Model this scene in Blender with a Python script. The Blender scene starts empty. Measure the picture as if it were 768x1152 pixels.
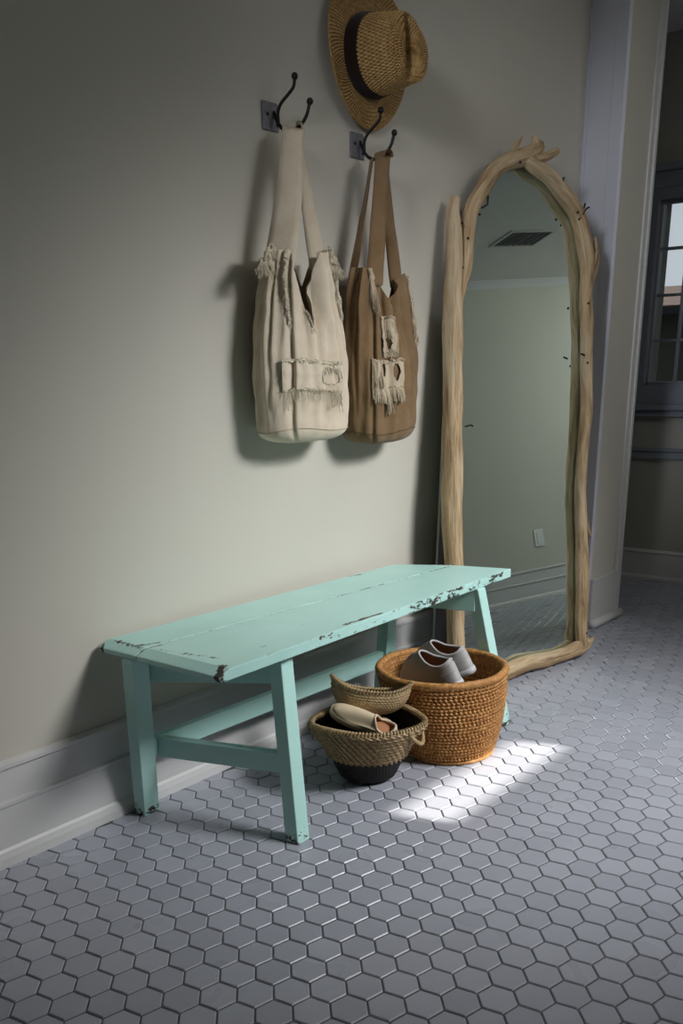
import bpy, bmesh, math, random
from mathutils import Vector, Matrix, noise
random.seed(7)
PI = math.pi
scn = bpy.context.scene
COL = scn.collection

# ------------------------------------------------------------------ helpers
def link(o): COL.objects.link(o); return o
def mesh_obj(name, verts, faces, mat, parent=None, smooth=True, matidx=None, attr=None):
    me = bpy.data.meshes.new(name)
    me.from_pydata([tuple(v) for v in verts], [], faces)
    mats = mat if isinstance(mat, (list, tuple)) else [mat]
    for m in mats: me.materials.append(m)
    if matidx: me.polygons.foreach_set('material_index', matidx)
    if smooth: me.polygons.foreach_set('use_smooth', [True]*len(me.polygons))
    if attr:
        a = me.attributes.new('grain', 'FLOAT_VECTOR', 'POINT')
        a.data.foreach_set('vector', [c for v in attr for c in v])
    me.update()
    o = link(bpy.data.objects.new(name, me))
    if parent is not None: o.parent = parent
    return o
def empty(name, loc=(0, 0, 0), label=None, cat=None, group=None, rotz=0):
    o = link(bpy.data.objects.new(name, None)); o.location = loc; o.rotation_euler = (0, 0, rotz)
    o.empty_display_size = .05
    tag(o, label, cat, group)
    return o
def tag(o, label=None, cat=None, group=None):
    if label: o['label'] = label
    if cat: o['category'] = cat
    if group: o['group'] = group
    return o
def struct(o): o['kind'] = 'structure'; return o

class MB:
    """collects shapes into one mesh"""
    def __init__(s): s.v = []; s.f = []; s.m = []; s.a = []
    def add(s, vs, fs, mi=0, at=None):
        b = len(s.v); s.v += [tuple(v) for v in vs]; s.f += [tuple(i+b for i in f) for f in fs]; s.m += [mi]*len(fs)
        s.a += at if at else [tuple(v) for v in vs]
    def hexa(s, c, mi=0):
        # 8 corners: bottom 4 ccw, top 4 ccw
        s.add(c, [(0,3,2,1),(4,5,6,7),(0,1,5,4),(1,2,6,5),(2,3,7,6),(3,0,4,7)], mi)
    def box(s, x0, x1, y0, y1, z0, z1, mi=0):
        s.hexa([(x0,y0,z0),(x1,y0,z0),(x1,y1,z0),(x0,y1,z0),(x0,y0,z1),(x1,y0,z1),(x1,y1,z1),(x0,y1,z1)], mi)
    def prism(s, poly, dirv, mi=0):
        n = len(poly); d = Vector(dirv)
        vs = [Vector(p) for p in poly] + [Vector(p)+d for p in poly]
        fs = [tuple(reversed(range(n))), tuple(range(n, 2*n))] + [(i, (i+1)%n, n+(i+1)%n, n+i) for i in range(n)]
        s.add(vs, fs, mi)
    def tube(s, pts, rad, seg=8, mi=0, cap=True, rfun=None, flat=None, nref=None):
        pts = [Vector(p) for p in pts]; n = len(pts)
        if not isinstance(rad, (list, tuple)): rad = [rad]*n
        vs = []; at = []; L = 0
        prev = None
        for i in range(n):
            t = (pts[min(i+1, n-1)] - pts[max(i-1, 0)])
            t = t.normalized() if t.length > 1e-9 else Vector((0, 0, 1))
            if nref is not None: a = (Vector(nref) - t*t.dot(Vector(nref))).normalized()
            elif prev is None:
                a = t.orthogonal().normalized()
            else:
                a = (prev - t*t.dot(prev)).normalized()
            prev = a; b = t.cross(a)
            if i: L += (pts[i]-pts[i-1]).length
            for k in range(seg):
                th = 2*PI*k/seg
                r = rad[i]*(rfun(L, th, i/(n-1)) if rfun else 1)
                fl = flat if flat else 1
                vs.append(pts[i] + a*math.cos(th)*r*fl + b*math.sin(th)*r)
                at.append((math.cos(th)*rad[i], math.sin(th)*rad[i], L))
        fs = [(i*seg+k, i*seg+(k+1)%seg, (i+1)*seg+(k+1)%seg, (i+1)*seg+k) for i in range(n-1) for k in range(seg)]
        if cap: fs += [tuple(reversed(range(seg))), tuple((n-1)*seg+k for k in range(seg))]
        s.add(vs, fs, mi, at)
    def ball(s, c, r, mi=0, seg=12, rings=8, sc=(1, 1, 1)):
        vs = [Vector(c)+Vector((0, 0, r*sc[2]))]
        for i in range(1, rings):
            for k in range(seg):
                p, t = PI*i/rings, 2*PI*k/seg
                vs.append(Vector(c)+Vector((r*sc[0]*math.sin(p)*math.cos(t), r*sc[1]*math.sin(p)*math.sin(t), r*sc[2]*math.cos(p))))
        vs.append(Vector(c)-Vector((0, 0, r*sc[2])))
        fs = [(0, 1+k, 1+(k+1)%seg) for k in range(seg)]
        for i in range(rings-2):
            for k in range(seg):
                a = 1+i*seg+k; b = 1+i*seg+(k+1)%seg
                fs.append((a, a+seg, b+seg, b))
        e = len(vs)-1
        fs += [(e, 1+(rings-2)*seg+(k+1)%seg, 1+(rings-2)*seg+k) for k in range(seg)]
        s.add(vs, fs, mi)
    def grid(s, fn, nu, nv, closeu=False, mi=0, hole=None, at=None):
        b = []
        for j in range(nv):
            for i in range(nu):
                b.append(fn(i/(nu if closeu else nu-1), j/(nv-1)))
        fs = []
        for j in range(nv-1):
            for i in range(nu if closeu else nu-1):
                if hole and hole((i+.5)/nu, (j+.5)/(nv-1)): continue
                fs.append((j*nu+i, j*nu+(i+1)%nu, (j+1)*nu+(i+1)%nu, (j+1)*nu+i))
        s.add(b, fs, mi, [at(i/(nu if closeu else nu-1), j/(nv-1)) for j in range(nv) for i in range(nu)] if at else None)
    def build(s, name, mat, parent=None, smooth=True, bevel=0, attr=False, seg=2):
        if parent is not None and parent.type == 'EMPTY':
            inv = parent_mat(parent).inverted(); s.v = [tuple(inv @ Vector(v)) for v in s.v]
        elif parent is not None:
            inv = world_mat(parent).inverted(); s.v = [tuple(inv @ Vector(v)) for v in s.v]
        o = mesh_obj(name, s.v, s.f, mat, parent, smooth, s.m, s.a if attr else None)
        if bevel:
            m = o.modifiers.new('bevel', 'BEVEL'); m.width = bevel; m.segments = seg; m.limit_method = 'ANGLE'; m.angle_limit = .6
        return o
def parent_mat(p): return Matrix.Translation(p.location) @ Matrix.Rotation(p.rotation_euler[2], 4, 'Z')
def world_mat(p):
    m = p.matrix_basis.copy()
    while p.parent is not None: p = p.parent; m = p.matrix_basis @ m
    return m
def crom(pts, n):
    """Catmull-Rom through tuples of any length; n samples per span"""
    P = [tuple(2*a-b for a, b in zip(pts[0], pts[1]))] + list(pts) + [tuple(2*a-b for a, b in zip(pts[-1], pts[-2]))]
    out = []
    for i in range(1, len(P)-2):
        for k in range(n):
            t = k/n
            out.append(tuple(.5*((2*P[i][c]) + (-P[i-1][c]+P[i+1][c])*t + (2*P[i-1][c]-5*P[i][c]+4*P[i+1][c]-P[i+2][c])*t*t
                       + (-P[i-1][c]+3*P[i][c]-3*P[i+1][c]+P[i+2][c])*t**3) for c in range(len(pts[0]))))
    out.append(tuple(pts[-1])); return out
def nz(x, y, z, s=1): return noise.noise(Vector((x*s, y*s, z*s)))
def lerp(a, b, t): return a+(b-a)*t
def sst(a, b, x):
    t = max(0, min(1, (x-a)/(b-a))); return t*t*(3-2*t)

# ------------------------------------------------------------------ materials
def srgb(r, g, b):
    f = lambda c: (c/255/12.92) if c/255 <= .04045 else ((c/255+.055)/1.055)**2.4
    return (f(r), f(g), f(b), 1)
class NT:
    def __init__(s, name):
        s.m = bpy.data.materials.new(name); s.m.use_nodes = True; s.t = s.m.node_tree; s.t.nodes.clear()
        s.out = s.n('ShaderNodeOutputMaterial'); s.b = s.n('ShaderNodeBsdfPrincipled'); s.l(s.b.outputs[0], s.out.inputs[0])
    def n(s, ty, **k):
        nd = s.t.nodes.new(ty)
        for a, v in k.items():
            if a in nd.inputs.keys() if hasattr(nd.inputs, 'keys') else False: nd.inputs[a].default_value = v
            else: setattr(nd, a, v)
        return nd
    def l(s, a, b): s.t.links.new(a, b)
    def coord(s, kind='Object', scale=(1, 1, 1)):
        if kind == 'grain':
            c = s.n('ShaderNodeAttribute'); c.attribute_name = 'grain'; o = c.outputs['Vector']
        else:
            c = s.n('ShaderNodeTexCoord'); o = c.outputs[kind]
        mp = s.n('ShaderNodeMapping'); mp.inputs['Scale'].default_value = scale; s.l(o, mp.inputs['Vector']); return mp.outputs[0]
    def noise(s, vec, scale, detail=4, rough=.5, dist=0):
        nd = s.n('ShaderNodeTexNoise'); nd.inputs['Scale'].default_value = scale; nd.inputs['Detail'].default_value = detail
        nd.inputs['Roughness'].default_value = rough; nd.inputs['Distortion'].default_value = dist; s.l(vec, nd.inputs['Vector']); return nd.outputs[0]
    def ramp(s, fac, stops, interp='LINEAR'):
        r = s.n('ShaderNodeValToRGB'); r.color_ramp.interpolation = interp
        while len(r.color_ramp.elements) < len(stops): r.color_ramp.elements.new(.5)
        for e, (p, c) in zip(r.color_ramp.elements, stops): e.position = p; e.color = c
        s.l(fac, r.inputs[0]); return r.outputs[0]
    def math(s, op, a, b=None, c=None):
        m = s.n('ShaderNodeMath'); m.operation = op
        for i, x in enumerate((a, b, c)):
            if x is None: continue
            if isinstance(x, (int, float)): m.inputs[i].default_value = x
            else: s.l(x, m.inputs[i])
        return m.outputs[0]
    def mix(s, fac, a, b, mode='MIX'):
        m = s.n('ShaderNodeMix'); m.data_type = 'RGBA'; m.blend_type = mode
        for inp, x in ((m.inputs[0], fac), (m.inputs[6], a), (m.inputs[7], b)):
            if isinstance(x, (int, float, tuple)): inp.default_value = x
            else: s.l(x, inp)
        return m.outputs[2]
    def bump(s, h, strength=.3, dist=.002):
        b = s.n('ShaderNodeBump'); b.inputs['Strength'].default_value = strength; b.inputs['Distance'].default_value = dist
        s.l(h, b.inputs['Height']); s.l(b.outputs[0], s.b.inputs['Normal'])
    def base(s, c, rough=.6, metal=0, spec=.5):
        i = s.b.inputs['Base Color']
        if isinstance(c, tuple): i.default_value = c
        else: s.l(c, i)
        s.b.inputs['Roughness'].default_value = rough; s.b.inputs['Metallic'].default_value = metal
        s.b.inputs['Specular IOR Level'].default_value = spec; return s.m

def m_paint(name, c, var=.04, rough=.6, bscale=180, bstr=.12, spec=.35):
    t = NT(name); v = t.coord()
    n1 = t.noise(v, 1.8, 4)
    dk = tuple(x*(1-var*2) for x in c[:3])+(1,); lt = tuple(min(1, x*(1+var)) for x in c[:3])+(1,)
    t.base(t.ramp(n1, [(.3, dk), (.7, lt)]), rough, spec=spec)
    t.bump(t.noise(v, bscale, 3), bstr, .0006); return t.m
M = {}
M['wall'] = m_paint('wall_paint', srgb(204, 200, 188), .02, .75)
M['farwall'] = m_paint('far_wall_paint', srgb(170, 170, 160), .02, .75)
M['trim'] = m_paint('trim_white', srgb(208, 207, 206), .015, .4, 60, .06, .5)
M['ceiling'] = m_paint('ceiling_paint', srgb(225, 226, 222), .02, .85)
M['winpaint'] = m_paint('window_frame_paint', srgb(140, 146, 156), .02, .4, 60, .05)

def m_tile():
    t = NT('hex_tile'); v = t.coord()
    at = t.n('ShaderNodeAttribute'); at.attribute_name = 'grain'
    sep = t.n('ShaderNodeSeparateXYZ'); t.l(at.outputs['Vector'], sep.inputs[0])
    c = t.ramp(sep.outputs[0], [(0, srgb(162, 165, 176)), (.5, srgb(168, 171, 182)), (1, srgb(174, 177, 188))])
    n1 = t.noise(v, 3, 3, .5)
    c = t.mix(t.math('MULTIPLY', n1, .25), c, srgb(140, 140, 144))
    t.base(c, .4, spec=.45)
    t.l(t.ramp(t.noise(v, 5, 2), [(.3, (.26, .24, .24, 1)), (.7, (.38, .38, .38, 1))]), t.b.inputs['Roughness'])
    t.bump(t.noise(v, 12, 2), .10, .0010); return t.m
M['tile'] = m_tile()
t = NT('grout'); v = t.coord(); t.base(t.ramp(t.noise(v, 60, 4), [(.3, srgb(88, 88, 90)), (.7, srgb(112, 112, 112))]), .95, spec=.1); M['grout'] = t.m

def m_mint(name, chips=None):
    """worn mint paint; chips = list of (x0,y0,x1,y1,width,density) wear lines in object XY, or None for z based foot wear"""
    t = NT(name); v = t.coord()
    big = t.noise(v, 7, 4); fine = t.noise(t.coord(scale=(30, 160, 160)), 1, 4)
    c = t.ramp(big, [(.3, srgb(174, 219, 210)), (.7, srgb(186, 228, 220))])
    c = t.mix(t.math('MULTIPLY', fine, .25), c, srgb(200, 236, 229))
    sep = t.n('ShaderNodeSeparateXYZ'); t.l(v, sep.inputs[0]); X, Y, Z = sep.outputs
    ch = t.noise(t.coord(scale=(30, 85, 85)), 1, 8, .75)
    lo = t.noise(v, 9, 2)
    mask = None
    if chips == 'leg':
        # chips at the foot, a little up the arris
        near = t.math('MULTIPLY', t.math('SUBTRACT', .045, Z), 4.5)
        near = t.math('MINIMUM', t.math('MAXIMUM', near, -.09), .15)
        mask = t.math('GREATER_THAN', t.math('ADD', ch, near), .66)
    else:
        terms = []
        for (x0, y0, x1, y1, w, amp) in chips:
            dx, dy = x1-x0, y1-y0; L = math.hypot(dx, dy); ux, uy = dx/L, dy/L
            # distance from the segment
            px = t.math('SUBTRACT', X, x0); py = t.math('SUBTRACT', Y, y0)
            al = t.math('ADD', t.math('MULTIPLY', px, ux), t.math('MULTIPLY', py, uy))
            al = t.math('MINIMUM', t.math('MAXIMUM', al, 0), L)
            ex = t.math('SUBTRACT', px, t.math('MULTIPLY', al, ux)); ey = t.math('SUBTRACT', py, t.math('MULTIPLY', al, uy))
            d = t.math('SQRT', t.math('ADD', t.math('MULTIPLY', ex, ex), t.math('MULTIPLY', ey, ey)))
            k = t.math('MAXIMUM', t.math('SUBTRACT', 1, t.math('DIVIDE', d, w)), 0)
            terms.append(t.math('MULTIPLY', k, amp))
        m = terms[0]
        for k in terms[1:]: m = t.math('MAXIMUM', m, k)
        m = t.math('ADD', m, t.math('MULTIPLY', t.math('SUBTRACT', lo, .5), .22))
        mask = t.math('GREATER_THAN', t.math('ADD', ch, m), .84)
    wood = t.ramp(ch, [(.45, srgb(38, 28, 24)), (.62, srgb(60, 46, 38)), (.8, srgb(120, 95, 75))])
    c = t.mix(mask, c, wood)
    t.base(c, .42, spec=.4)
    h = t.math('SUBTRACT', t.math('MULTIPLY', fine, .3), mask)
    t.bump(h, .35, .0012); return t.m

def m_wood():
    t = NT('driftwood'); v = t.coord('grain', (70, 70, 7)); v2 = t.coord('grain', (160, 160, 9))
    a = t.noise(v, 1, 5, .6, .6); b = t.noise(v2, 1, 4, .6)
    c = t.ramp(a, [(.25, srgb(108, 84, 58)), (.42, srgb(166, 140, 106)), (.6, srgb(192, 168, 134)), (.8, srgb(212, 194, 164))])
    c = t.mix(t.ramp(b, [(.30, (.75, .75, .75, 1)), (.43, (0, 0, 0, 1))]), c, srgb(92, 66, 44))
    big = t.noise(t.coord('grain', (14, 14, 4)), 1, 3)
    c = t.mix(t.ramp(big, [(.5, (0, 0, 0, 1)), (.75, (.6, .6, .6, 1))]), c, srgb(206, 190, 160))
    t.base(c, .7, spec=.25)
    t.bump(t.math('ADD', a, b), .7, .004); return t.m
M['drift'] = m_wood()
t = NT('dark_nail'); t.base(srgb(34, 26, 20), .6); M['nail'] = t.m
t = NT('mirror_glass'); t.base((.68, .77, .745, 1), .012, 1); M['mirror'] = t.m
t = NT('mirror_edge'); t.base(srgb(58, 84, 74), .2); M['medge'] = t.m
M['board'] = m_paint('grey_board', srgb(120, 122, 126), .03, .6)

def m_cloth(name, c1, c2, thread=900, rough=.95, bs=.5):
    t = NT(name); v = t.coord()
    wa = t.n('ShaderNodeTexWave'); wa.bands_direction = 'Z'; wa.inputs['Scale'].default_value = thread/6.3; wa.inputs['Distortion'].default_value = 2; wa.inputs['Detail Scale'].default_value = 3; t.l(v, wa.inputs[0])
    wb = t.n('ShaderNodeTexWave'); wb.bands_direction = 'X'; wb.inputs['Scale'].default_value = thread/6.3; wb.inputs['Distortion'].default_value = 2; t.l(v, wb.inputs[0])
    n1 = t.noise(v, 14, 6, .6); n2 = t.noise(v, 350, 3, .7)
    c = t.ramp(n1, [(.3, c1), (.7, c2)])
    c = t.mix(t.math('MULTIPLY', n2, .35), c, tuple(x*.7 for x in c1[:3])+(1,))
    t.base(c, rough, spec=.1)
    t.b.inputs['Sheen Weight'].default_value = .15
    h = t.math('ADD', t.math('ADD', t.math('MULTIPLY', wa.outputs[1], .4), t.math('MULTIPLY', wb.outputs[1], .4)), t.math('ADD', n2, t.math('MULTIPLY', t.noise(v, 30, 5), 3)))
    t.bump(h, bs, .0012); return t.m
M['canvas'] = m_cloth('cream_canvas', srgb(212, 197, 172), srgb(230, 217, 196))
M['canvas_dark'] = m_cloth('canvas_lining', srgb(178, 164, 140), srgb(196, 182, 158))
M['thread'] = m_cloth('cream_thread', srgb(214, 202, 178), srgb(232, 222, 200))
M['tan'] = m_cloth('tan_canvas', srgb(118, 94, 66), srgb(140, 115, 84))
M['tan_dark'] = m_cloth('tan_lining', srgb(88, 66, 46), srgb(104, 80, 58))
M['thread2'] = m_cloth('pale_thread', srgb(190, 172, 146), srgb(212, 198, 174))

def m_straw(name, ca, cb, cc, scale=1, spec=.3, rough=.55, weave=0):
    t = NT(name); v = t.coord()
    n1 = t.noise(v, 90*scale, 3, .6); n2 = t.noise(v, 9, 4); n3 = t.noise(t.coord(scale=(60, 60, 300)), 1, 3)
    c = t.ramp(n1, [(.3, ca), (.5, cb), (.72, cc)])
    c = t.mix(t.ramp(n2, [(.4, (0, 0, 0, 1)), (.7, (.5, .5, .5, 1))]), c, ca)
    c = t.mix(t.math('MULTIPLY', n3, .3), c, cc)
    if weave:
        # every other stitch painted darker, standing in for shade in the weave
        at = t.n('ShaderNodeAttribute'); at.attribute_name = 'grain'; sp = t.n('ShaderNodeSeparateXYZ'); t.l(at.outputs['Vector'], sp.inputs[0])
        f = t.math('MULTIPLY', t.math('SINE', t.math('MULTIPLY', sp.outputs[0], PI)), t.math('SINE', t.math('MULTIPLY', sp.outputs[1], PI)))
        f = t.ramp(t.math('ADD', t.math('MULTIPLY', f, .5), .5), [(.30, (1, 1, 1, 1)), (.62, (0, 0, 0, 1))])
        c = t.mix(t.math('MULTIPLY', f, weave), c, tuple(x*.42 for x in ca[:3])+(1,))
    t.base(c, rough, spec=spec); t.bump(t.math('ADD', n1, n3), .4, .001); return t.m
M['rattan'] = m_straw('rattan', srgb(140, 88, 42), srgb(190, 132, 72), srgb(230, 182, 116), weave=.45)
M['seagrass'] = m_straw('seagrass', srgb(128, 106, 74), srgb(166, 142, 104), srgb(196, 174, 136), 1.3)
M['blackgrass'] = m_straw('black_seagrass', srgb(14, 12, 12), srgb(22, 20, 19), srgb(36, 33, 31))
M['hat'] = m_straw('hat_straw', srgb(140, 104, 54), srgb(178, 140, 84), srgb(212, 178, 122), 1.2, weave=.75)
M['band'] = m_cloth('hat_band', srgb(38, 26, 22), srgb(46, 33, 28), 1200)
t = NT('iron'); t.base(srgb(38, 35, 33), .5, .6); t.bump(t.noise(t.coord(), 300, 3), .3, .0008); M['iron'] = t.m
t = NT('plate_steel'); v = t.coord(); t.base(t.ramp(t.noise(v, 60, 4), [(.3, srgb(104, 104, 110)), (.7, srgb(124, 124, 130))]), .5, .3); M['plate'] = t.m
t = NT('shoe_leather'); v = t.coord(); t.base(t.ramp(t.noise(v, 25, 3), [(.3, srgb(168, 166, 164)), (.7, srgb(184, 182, 180))]), .55, spec=.35); t.bump(t.noise(v, 500, 3), .2, .0006); M['shoe'] = t.m
t = NT('shoe_sole'); t.base(srgb(196, 196, 198), .5); M['sole'] = t.m
t = NT('shoe_lining'); v = t.coord(); t.base(t.ramp(t.noise(v, 40, 3), [(.3, srgb(158, 116, 86)), (.7, srgb(178, 134, 102))]), .8); M['lining'] = t.m
t = NT('cream_leather'); v = t.coord(); t.base(t.ramp(t.noise(v, 20, 3), [(.3, srgb(206, 186, 154)), (.7, srgb(222, 204, 174))]), .5); t.bump(t.noise(v, 300, 3), .2, .0006); M['creamshoe'] = t.m
t = NT('tan_insole'); t.base(srgb(168, 112, 72), .7); M['insole'] = t.m
t = NT('plastic_white'); t.base(srgb(225, 225, 222), .4); M['plastic'] = t.m
t = NT('vent_metal'); t.base(srgb(200, 200, 198), .5); M['vent'] = t.m
t = NT('vent_slats'); t.base(srgb(96, 96, 98), .5); M['slat'] = t.m
t = NT('dark_void'); t.base(srgb(22, 22, 24), .9); M['void'] = t.m
t = NT('roof_shingle'); v = t.coord()
br = t.n('ShaderNodeTexBrick'); br.inputs['Scale'].default_value = 3; br.inputs['Color1'].default_value = srgb(92, 74, 66); br.inputs['Color2'].default_value = srgb(78, 62, 56); br.inputs['Mortar'].default_value = srgb(54, 44, 40); t.l(v, br.inputs[0])
t.base(br.outputs[0], .9); M['roof'] = t.m
M['housewall'] = m_paint('house_wall', srgb(64, 62, 56), .05, .9)
t = NT('pane_glass'); t.t.nodes.remove(t.b)
gl = t.n('ShaderNodeBsdfGlossy'); gl.inputs['Roughness'].default_value = .02
tr = t.n('ShaderNodeBsdfTransparent'); tr.inputs[0].default_value = (.93, .95, .96, 1); mx = t.n('ShaderNodeMixShader'); mx.inputs[0].default_value = .04
t.l(tr.outputs[0], mx.inputs[1]); t.l(gl.outputs[0], mx.inputs[2]); t.l(mx.outputs[0], t.out.inputs[0]); M['pane'] = t.m

# ------------------------------------------------------------------ room shell
CEIL = 2.38; YO = -3.5; XF = 3.365; XE = 6.6; XW = -2.7; YN = 2.2
mb = MB(); mb.box(XW, 2.37, 0, .14, 0, CEIL); struct(mb.build('wall_back', M['wall'], smooth=False))
def wall_with_holes(name, mat, axis, pos, th, a0, a1, z0, z1, holes):
    """axis 'x': wall at x=pos spanning y a0..a1 ; axis 'y': wall at y=pos spanning x a0..a1"""
    mb = MB()
    def put(p0, p1, q0, q1):
        if p1-p0 < 1e-4 or q1-q0 < 1e-4: return
        if axis == 'x': mb.box(min(pos, pos+th), max(pos, pos+th), p0, p1, q0, q1)
        else: mb.box(p0, p1, min(pos, pos+th), max(pos, pos+th), q0, q1)
    holes = sorted(holes); cur = a0
    for (h0, h1, k0, k1) in holes:
        put(cur, h0, z0, z1); put(h0, h1, z0, k0); put(h0, h1, k1, z1); cur = h1
    put(cur, a1, z0, z1)
    return struct(mb.build(name, mat, smooth=False))
WIN = (-.585, .096, .942, 1.732)
GAP = (1.40, 2.07, 1.765, 1.966)
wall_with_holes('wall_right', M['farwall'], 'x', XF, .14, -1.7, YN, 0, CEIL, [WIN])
wall_with_holes('wall_front', M['wall'], 'y', YO, -.14, XW, XE, 0, CEIL, [GAP])
mb = MB(); mb.box(XW-.14, XW, YO-.14, .14, 0, CEIL); struct(mb.build('wall_left', M['wall'], smooth=False))
mb = MB(); mb.box(XE, XE+.14, YO-.14, -1.56, 0, CEIL); struct(mb.build('wall_end', M['wall'], smooth=False))
mb = MB(); mb.box(XF+.14, XE+.14, -1.7, -1.56, 0, CEIL); struct(mb.build('wall_jog', M['wall'], smooth=False))
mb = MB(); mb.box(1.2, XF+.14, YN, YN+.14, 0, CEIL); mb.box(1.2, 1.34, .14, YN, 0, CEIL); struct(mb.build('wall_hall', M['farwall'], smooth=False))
mb = MB(); mb.box(XW-.14, XE+.14, YO-.14, YN+.14, CEIL, CEIL+.1); struct(mb.build('ceiling', M['ceiling'], smooth=False))

# hexagonal tile floor: every tile a bevelled prism on a grout bed
def floor():
    mb = MB(); s = .0657771; an = 1.0909; dyaw = .0758437-.8918823
    Cl = (7.02625, -21.7473); Cw = (-1.3552, -1.82)
    ca, sa = math.cos(dyaw), math.sin(dyaw)
    h = math.sqrt(3)/2*an; g = .5*.040
    hexo = [(.5, -h/3*.93), (.5, h/3*.93), (0, 2*h/3), (-.5, h/3*.93), (-.5, -h/3*.93), (0, -2*h/3)]
    def W(u, v):
        x, y = (u-Cl[0])*s, (v-Cl[1])*s
        return Cw[0]+ca*x-sa*y, Cw[1]+sa*x+ca*y
    rnd = random.Random(3)
    for j in range(-60, 90):
        for i in range(-70, 90):
            u = i+(.5 if j % 2 else 0); v = j*h
            cx, cy = W(u, v)
            if not (XW < cx < XE and YO < cy < YN): continue
            if cy > -.0 and cx < 2.3: continue
            if cx > XF+.05 and cy > -1.65: continue
            if cx < -.9 and cy > -3 and math.hypot(cx+1.35, cy+1.8) > .9 and cx < -1.2 and cy < -2.4: continue
            tone = rnd.random(); dz = rnd.uniform(-.0003, .0003); tx, ty = rnd.uniform(-.004, .004), rnd.uniform(-.004, .004)
            vs = []
            for (shr, z) in ((g, -.003), (g, -.0019), (g+.030, 0.)):
                for (a, b) in hexo:
                    k = 1-shr/.5*.98
                    x, y = W(u+a*k, v+b*k)
                    vs.append((x, y, z+dz+(x-cx)*tx+(y-cy)*ty if z > -.0025 else z))
            fs = [(12, 13, 14, 15, 16, 17)]
            for r in (0, 6):
                fs += [(r+k, r+(k+1) % 6, r+6+(k+1) % 6, r+6+k) for k in range(6)]
            mb.add(vs, fs, 0, [(tone, 0, 0)]*18)
    mb.add([(XW, YO, -.0026), (XE, YO, -.0026), (XE, YN, -.0026), (XW, YN, -.0026)], [(0, 1, 2, 3)], 1)
    mb.add([(XW, YO, -.1), (XE, YO, -.1), (XE, YN, -.1), (XW, YN, -.1)], [(0, 3, 2, 1)], 1)
    struct(mb.build('floor', [M['tile'], M['grout']], smooth=False, attr=True))
floor()

# baseboards: shoe, plinth, bead, upper board, cap
def base_profile():
    return [(0, 0), (.022, 0), (.022, .022), (.018, .036), (.013, .042), (.013, .138), (.0185, .142), (.0185, .150), (.011, .154),
            (.0095, .224), (.017, .229), (.017, .238), (.004, .244), (0, .244)]
def sweep_base(name, p0, p1, nrm, prof=None, z=0, ext0=0, ext1=0, mat='trim'):
    p0, p1, nrm = Vector(p0).to_3d(), Vector(p1).to_3d(), Vector(nrm).to_3d().normalized()
    d = (p1-p0).normalized(); prof = prof or base_profile(); mb = MB()
    a = [p0-d*ext0*0+nrm*q[0]+Vector((0, 0, z+q[1]))-d*(q[0]*ext0) for q in prof]
    b = [p1+nrm*q[0]+Vector((0, 0, z+q[1]))+d*(q[0]*ext1) for q in prof]
    n = len(prof)
    mb.add(a+b, [tuple(reversed(range(n))), tuple(range(n, 2*n))]+[(i, (i+1) % n, n+(i+1) % n, n+i) for i in range(n)])
    return mb.build(name, M[mat], smooth=False)
struct(sweep_base('baseboard_back', (XW, 0), (2.37, 0), (0, -1)))
struct(sweep_base('baseboard_front', (XW, YO), (XE, YO), (0, 1)))
small = [(0, 0), (.02, 0), (.02, .014), (.012, .024), (.012, .135), (.018, .14), (.004, .152), (0, .152)]
struct(sweep_base('baseboard_right', (XF, -1.7), (XF, YN), (-1, 0), small))
crown = [(0, 0), (0, -.05), (.006, -.05), (.010, -.040), (.022, -.022), (.034, -.008), (.040, -.006), (.040, 0)]
struct(sweep_base('trim_1', (XW, YO), (XE, YO), (0, 1), crown, CEIL))
rail = [(0, 0), (.018, 0), (.018, .03), (.026, .036), (.026, .044), (0, .05)]
struct(sweep_base('trim_2', (XF, -1.7), (XF, YN), (-1, 0), rail, .60, mat='winpaint'))

# column with a splayed left cheek that closes the wall
KX0, KX1, KY = 2.300, 2.567, -.180
mb = MB()
mb.prism([(KX0, KY, 0), (KX1, KY, 0), (KX1, .14, 0), (2.372, .14, 0), (2.372, 0, 0)], (0, 0, CEIL))
struct(mb.build('trim_3', M['wall'], smooth=False))
# white board covering the splayed cheek, with a fine groove
mb = MB()
a = Vector((2.37, 0, 0)); b = Vector((KX0, KY, 0)); d = (b-a).normalized(); nn = Vector((d.y, -d.x, 0)); nn = nn if nn.x < 0 else -nn
L = (b-a).length
def strip(t0, t1, th, z0=0, z1=CEIL):
    p, q = a+d*L*t0, a+d*L*t1
    mb.hexa([p+Vector((0, 0, z0)), q+Vector((0, 0, z0)), q+nn*th+Vector((0, 0, z0)), p+nn*th+Vector((0, 0, z0)),
             p+Vector((0, 0, z1)), q+Vector((0, 0, z1)), q+nn*th+Vector((0, 0, z1)), p+nn*th+Vector((0, 0, z1))])
strip(0, .10, .022); strip(.108, .70, .016); strip(.708, 1.0, .016)
M['strip'] = m_paint('cool_white_board', srgb(214, 215, 226), .01, .45, 60, .05, .5)
struct(mb.build('trim_4', M['strip'], smooth=False))
# front face: plinth, panel moulding, bright corner bead
mb = MB()
mb.box(KX0-.004, KX1+.004, KY-.012, KY, 0, .2); mb.box(KX0-.004, KX1+.004, KY-.016, KY, .2, .208)
mb.box(KX0-.004, KX1+.004, KY-.0145, KY, .104, .107)
mb.box(KX1-.045, KX1, KY-.008, KY, .2, CEIL)
mb.box(KX1-.012, KX1+.006, KY-.014, KY+.05, 0, CEIL)
struct(mb.build('trim_5', M['trim'], smooth=False, bevel=.0015))
mb = MB(); mb.tube([(KX0-.01, KY-.02, .016), (KX1+.012, KY-.02, .016)], .018, 12); struct(mb.build('baseboard_column', M['trim'], smooth=True))

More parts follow.
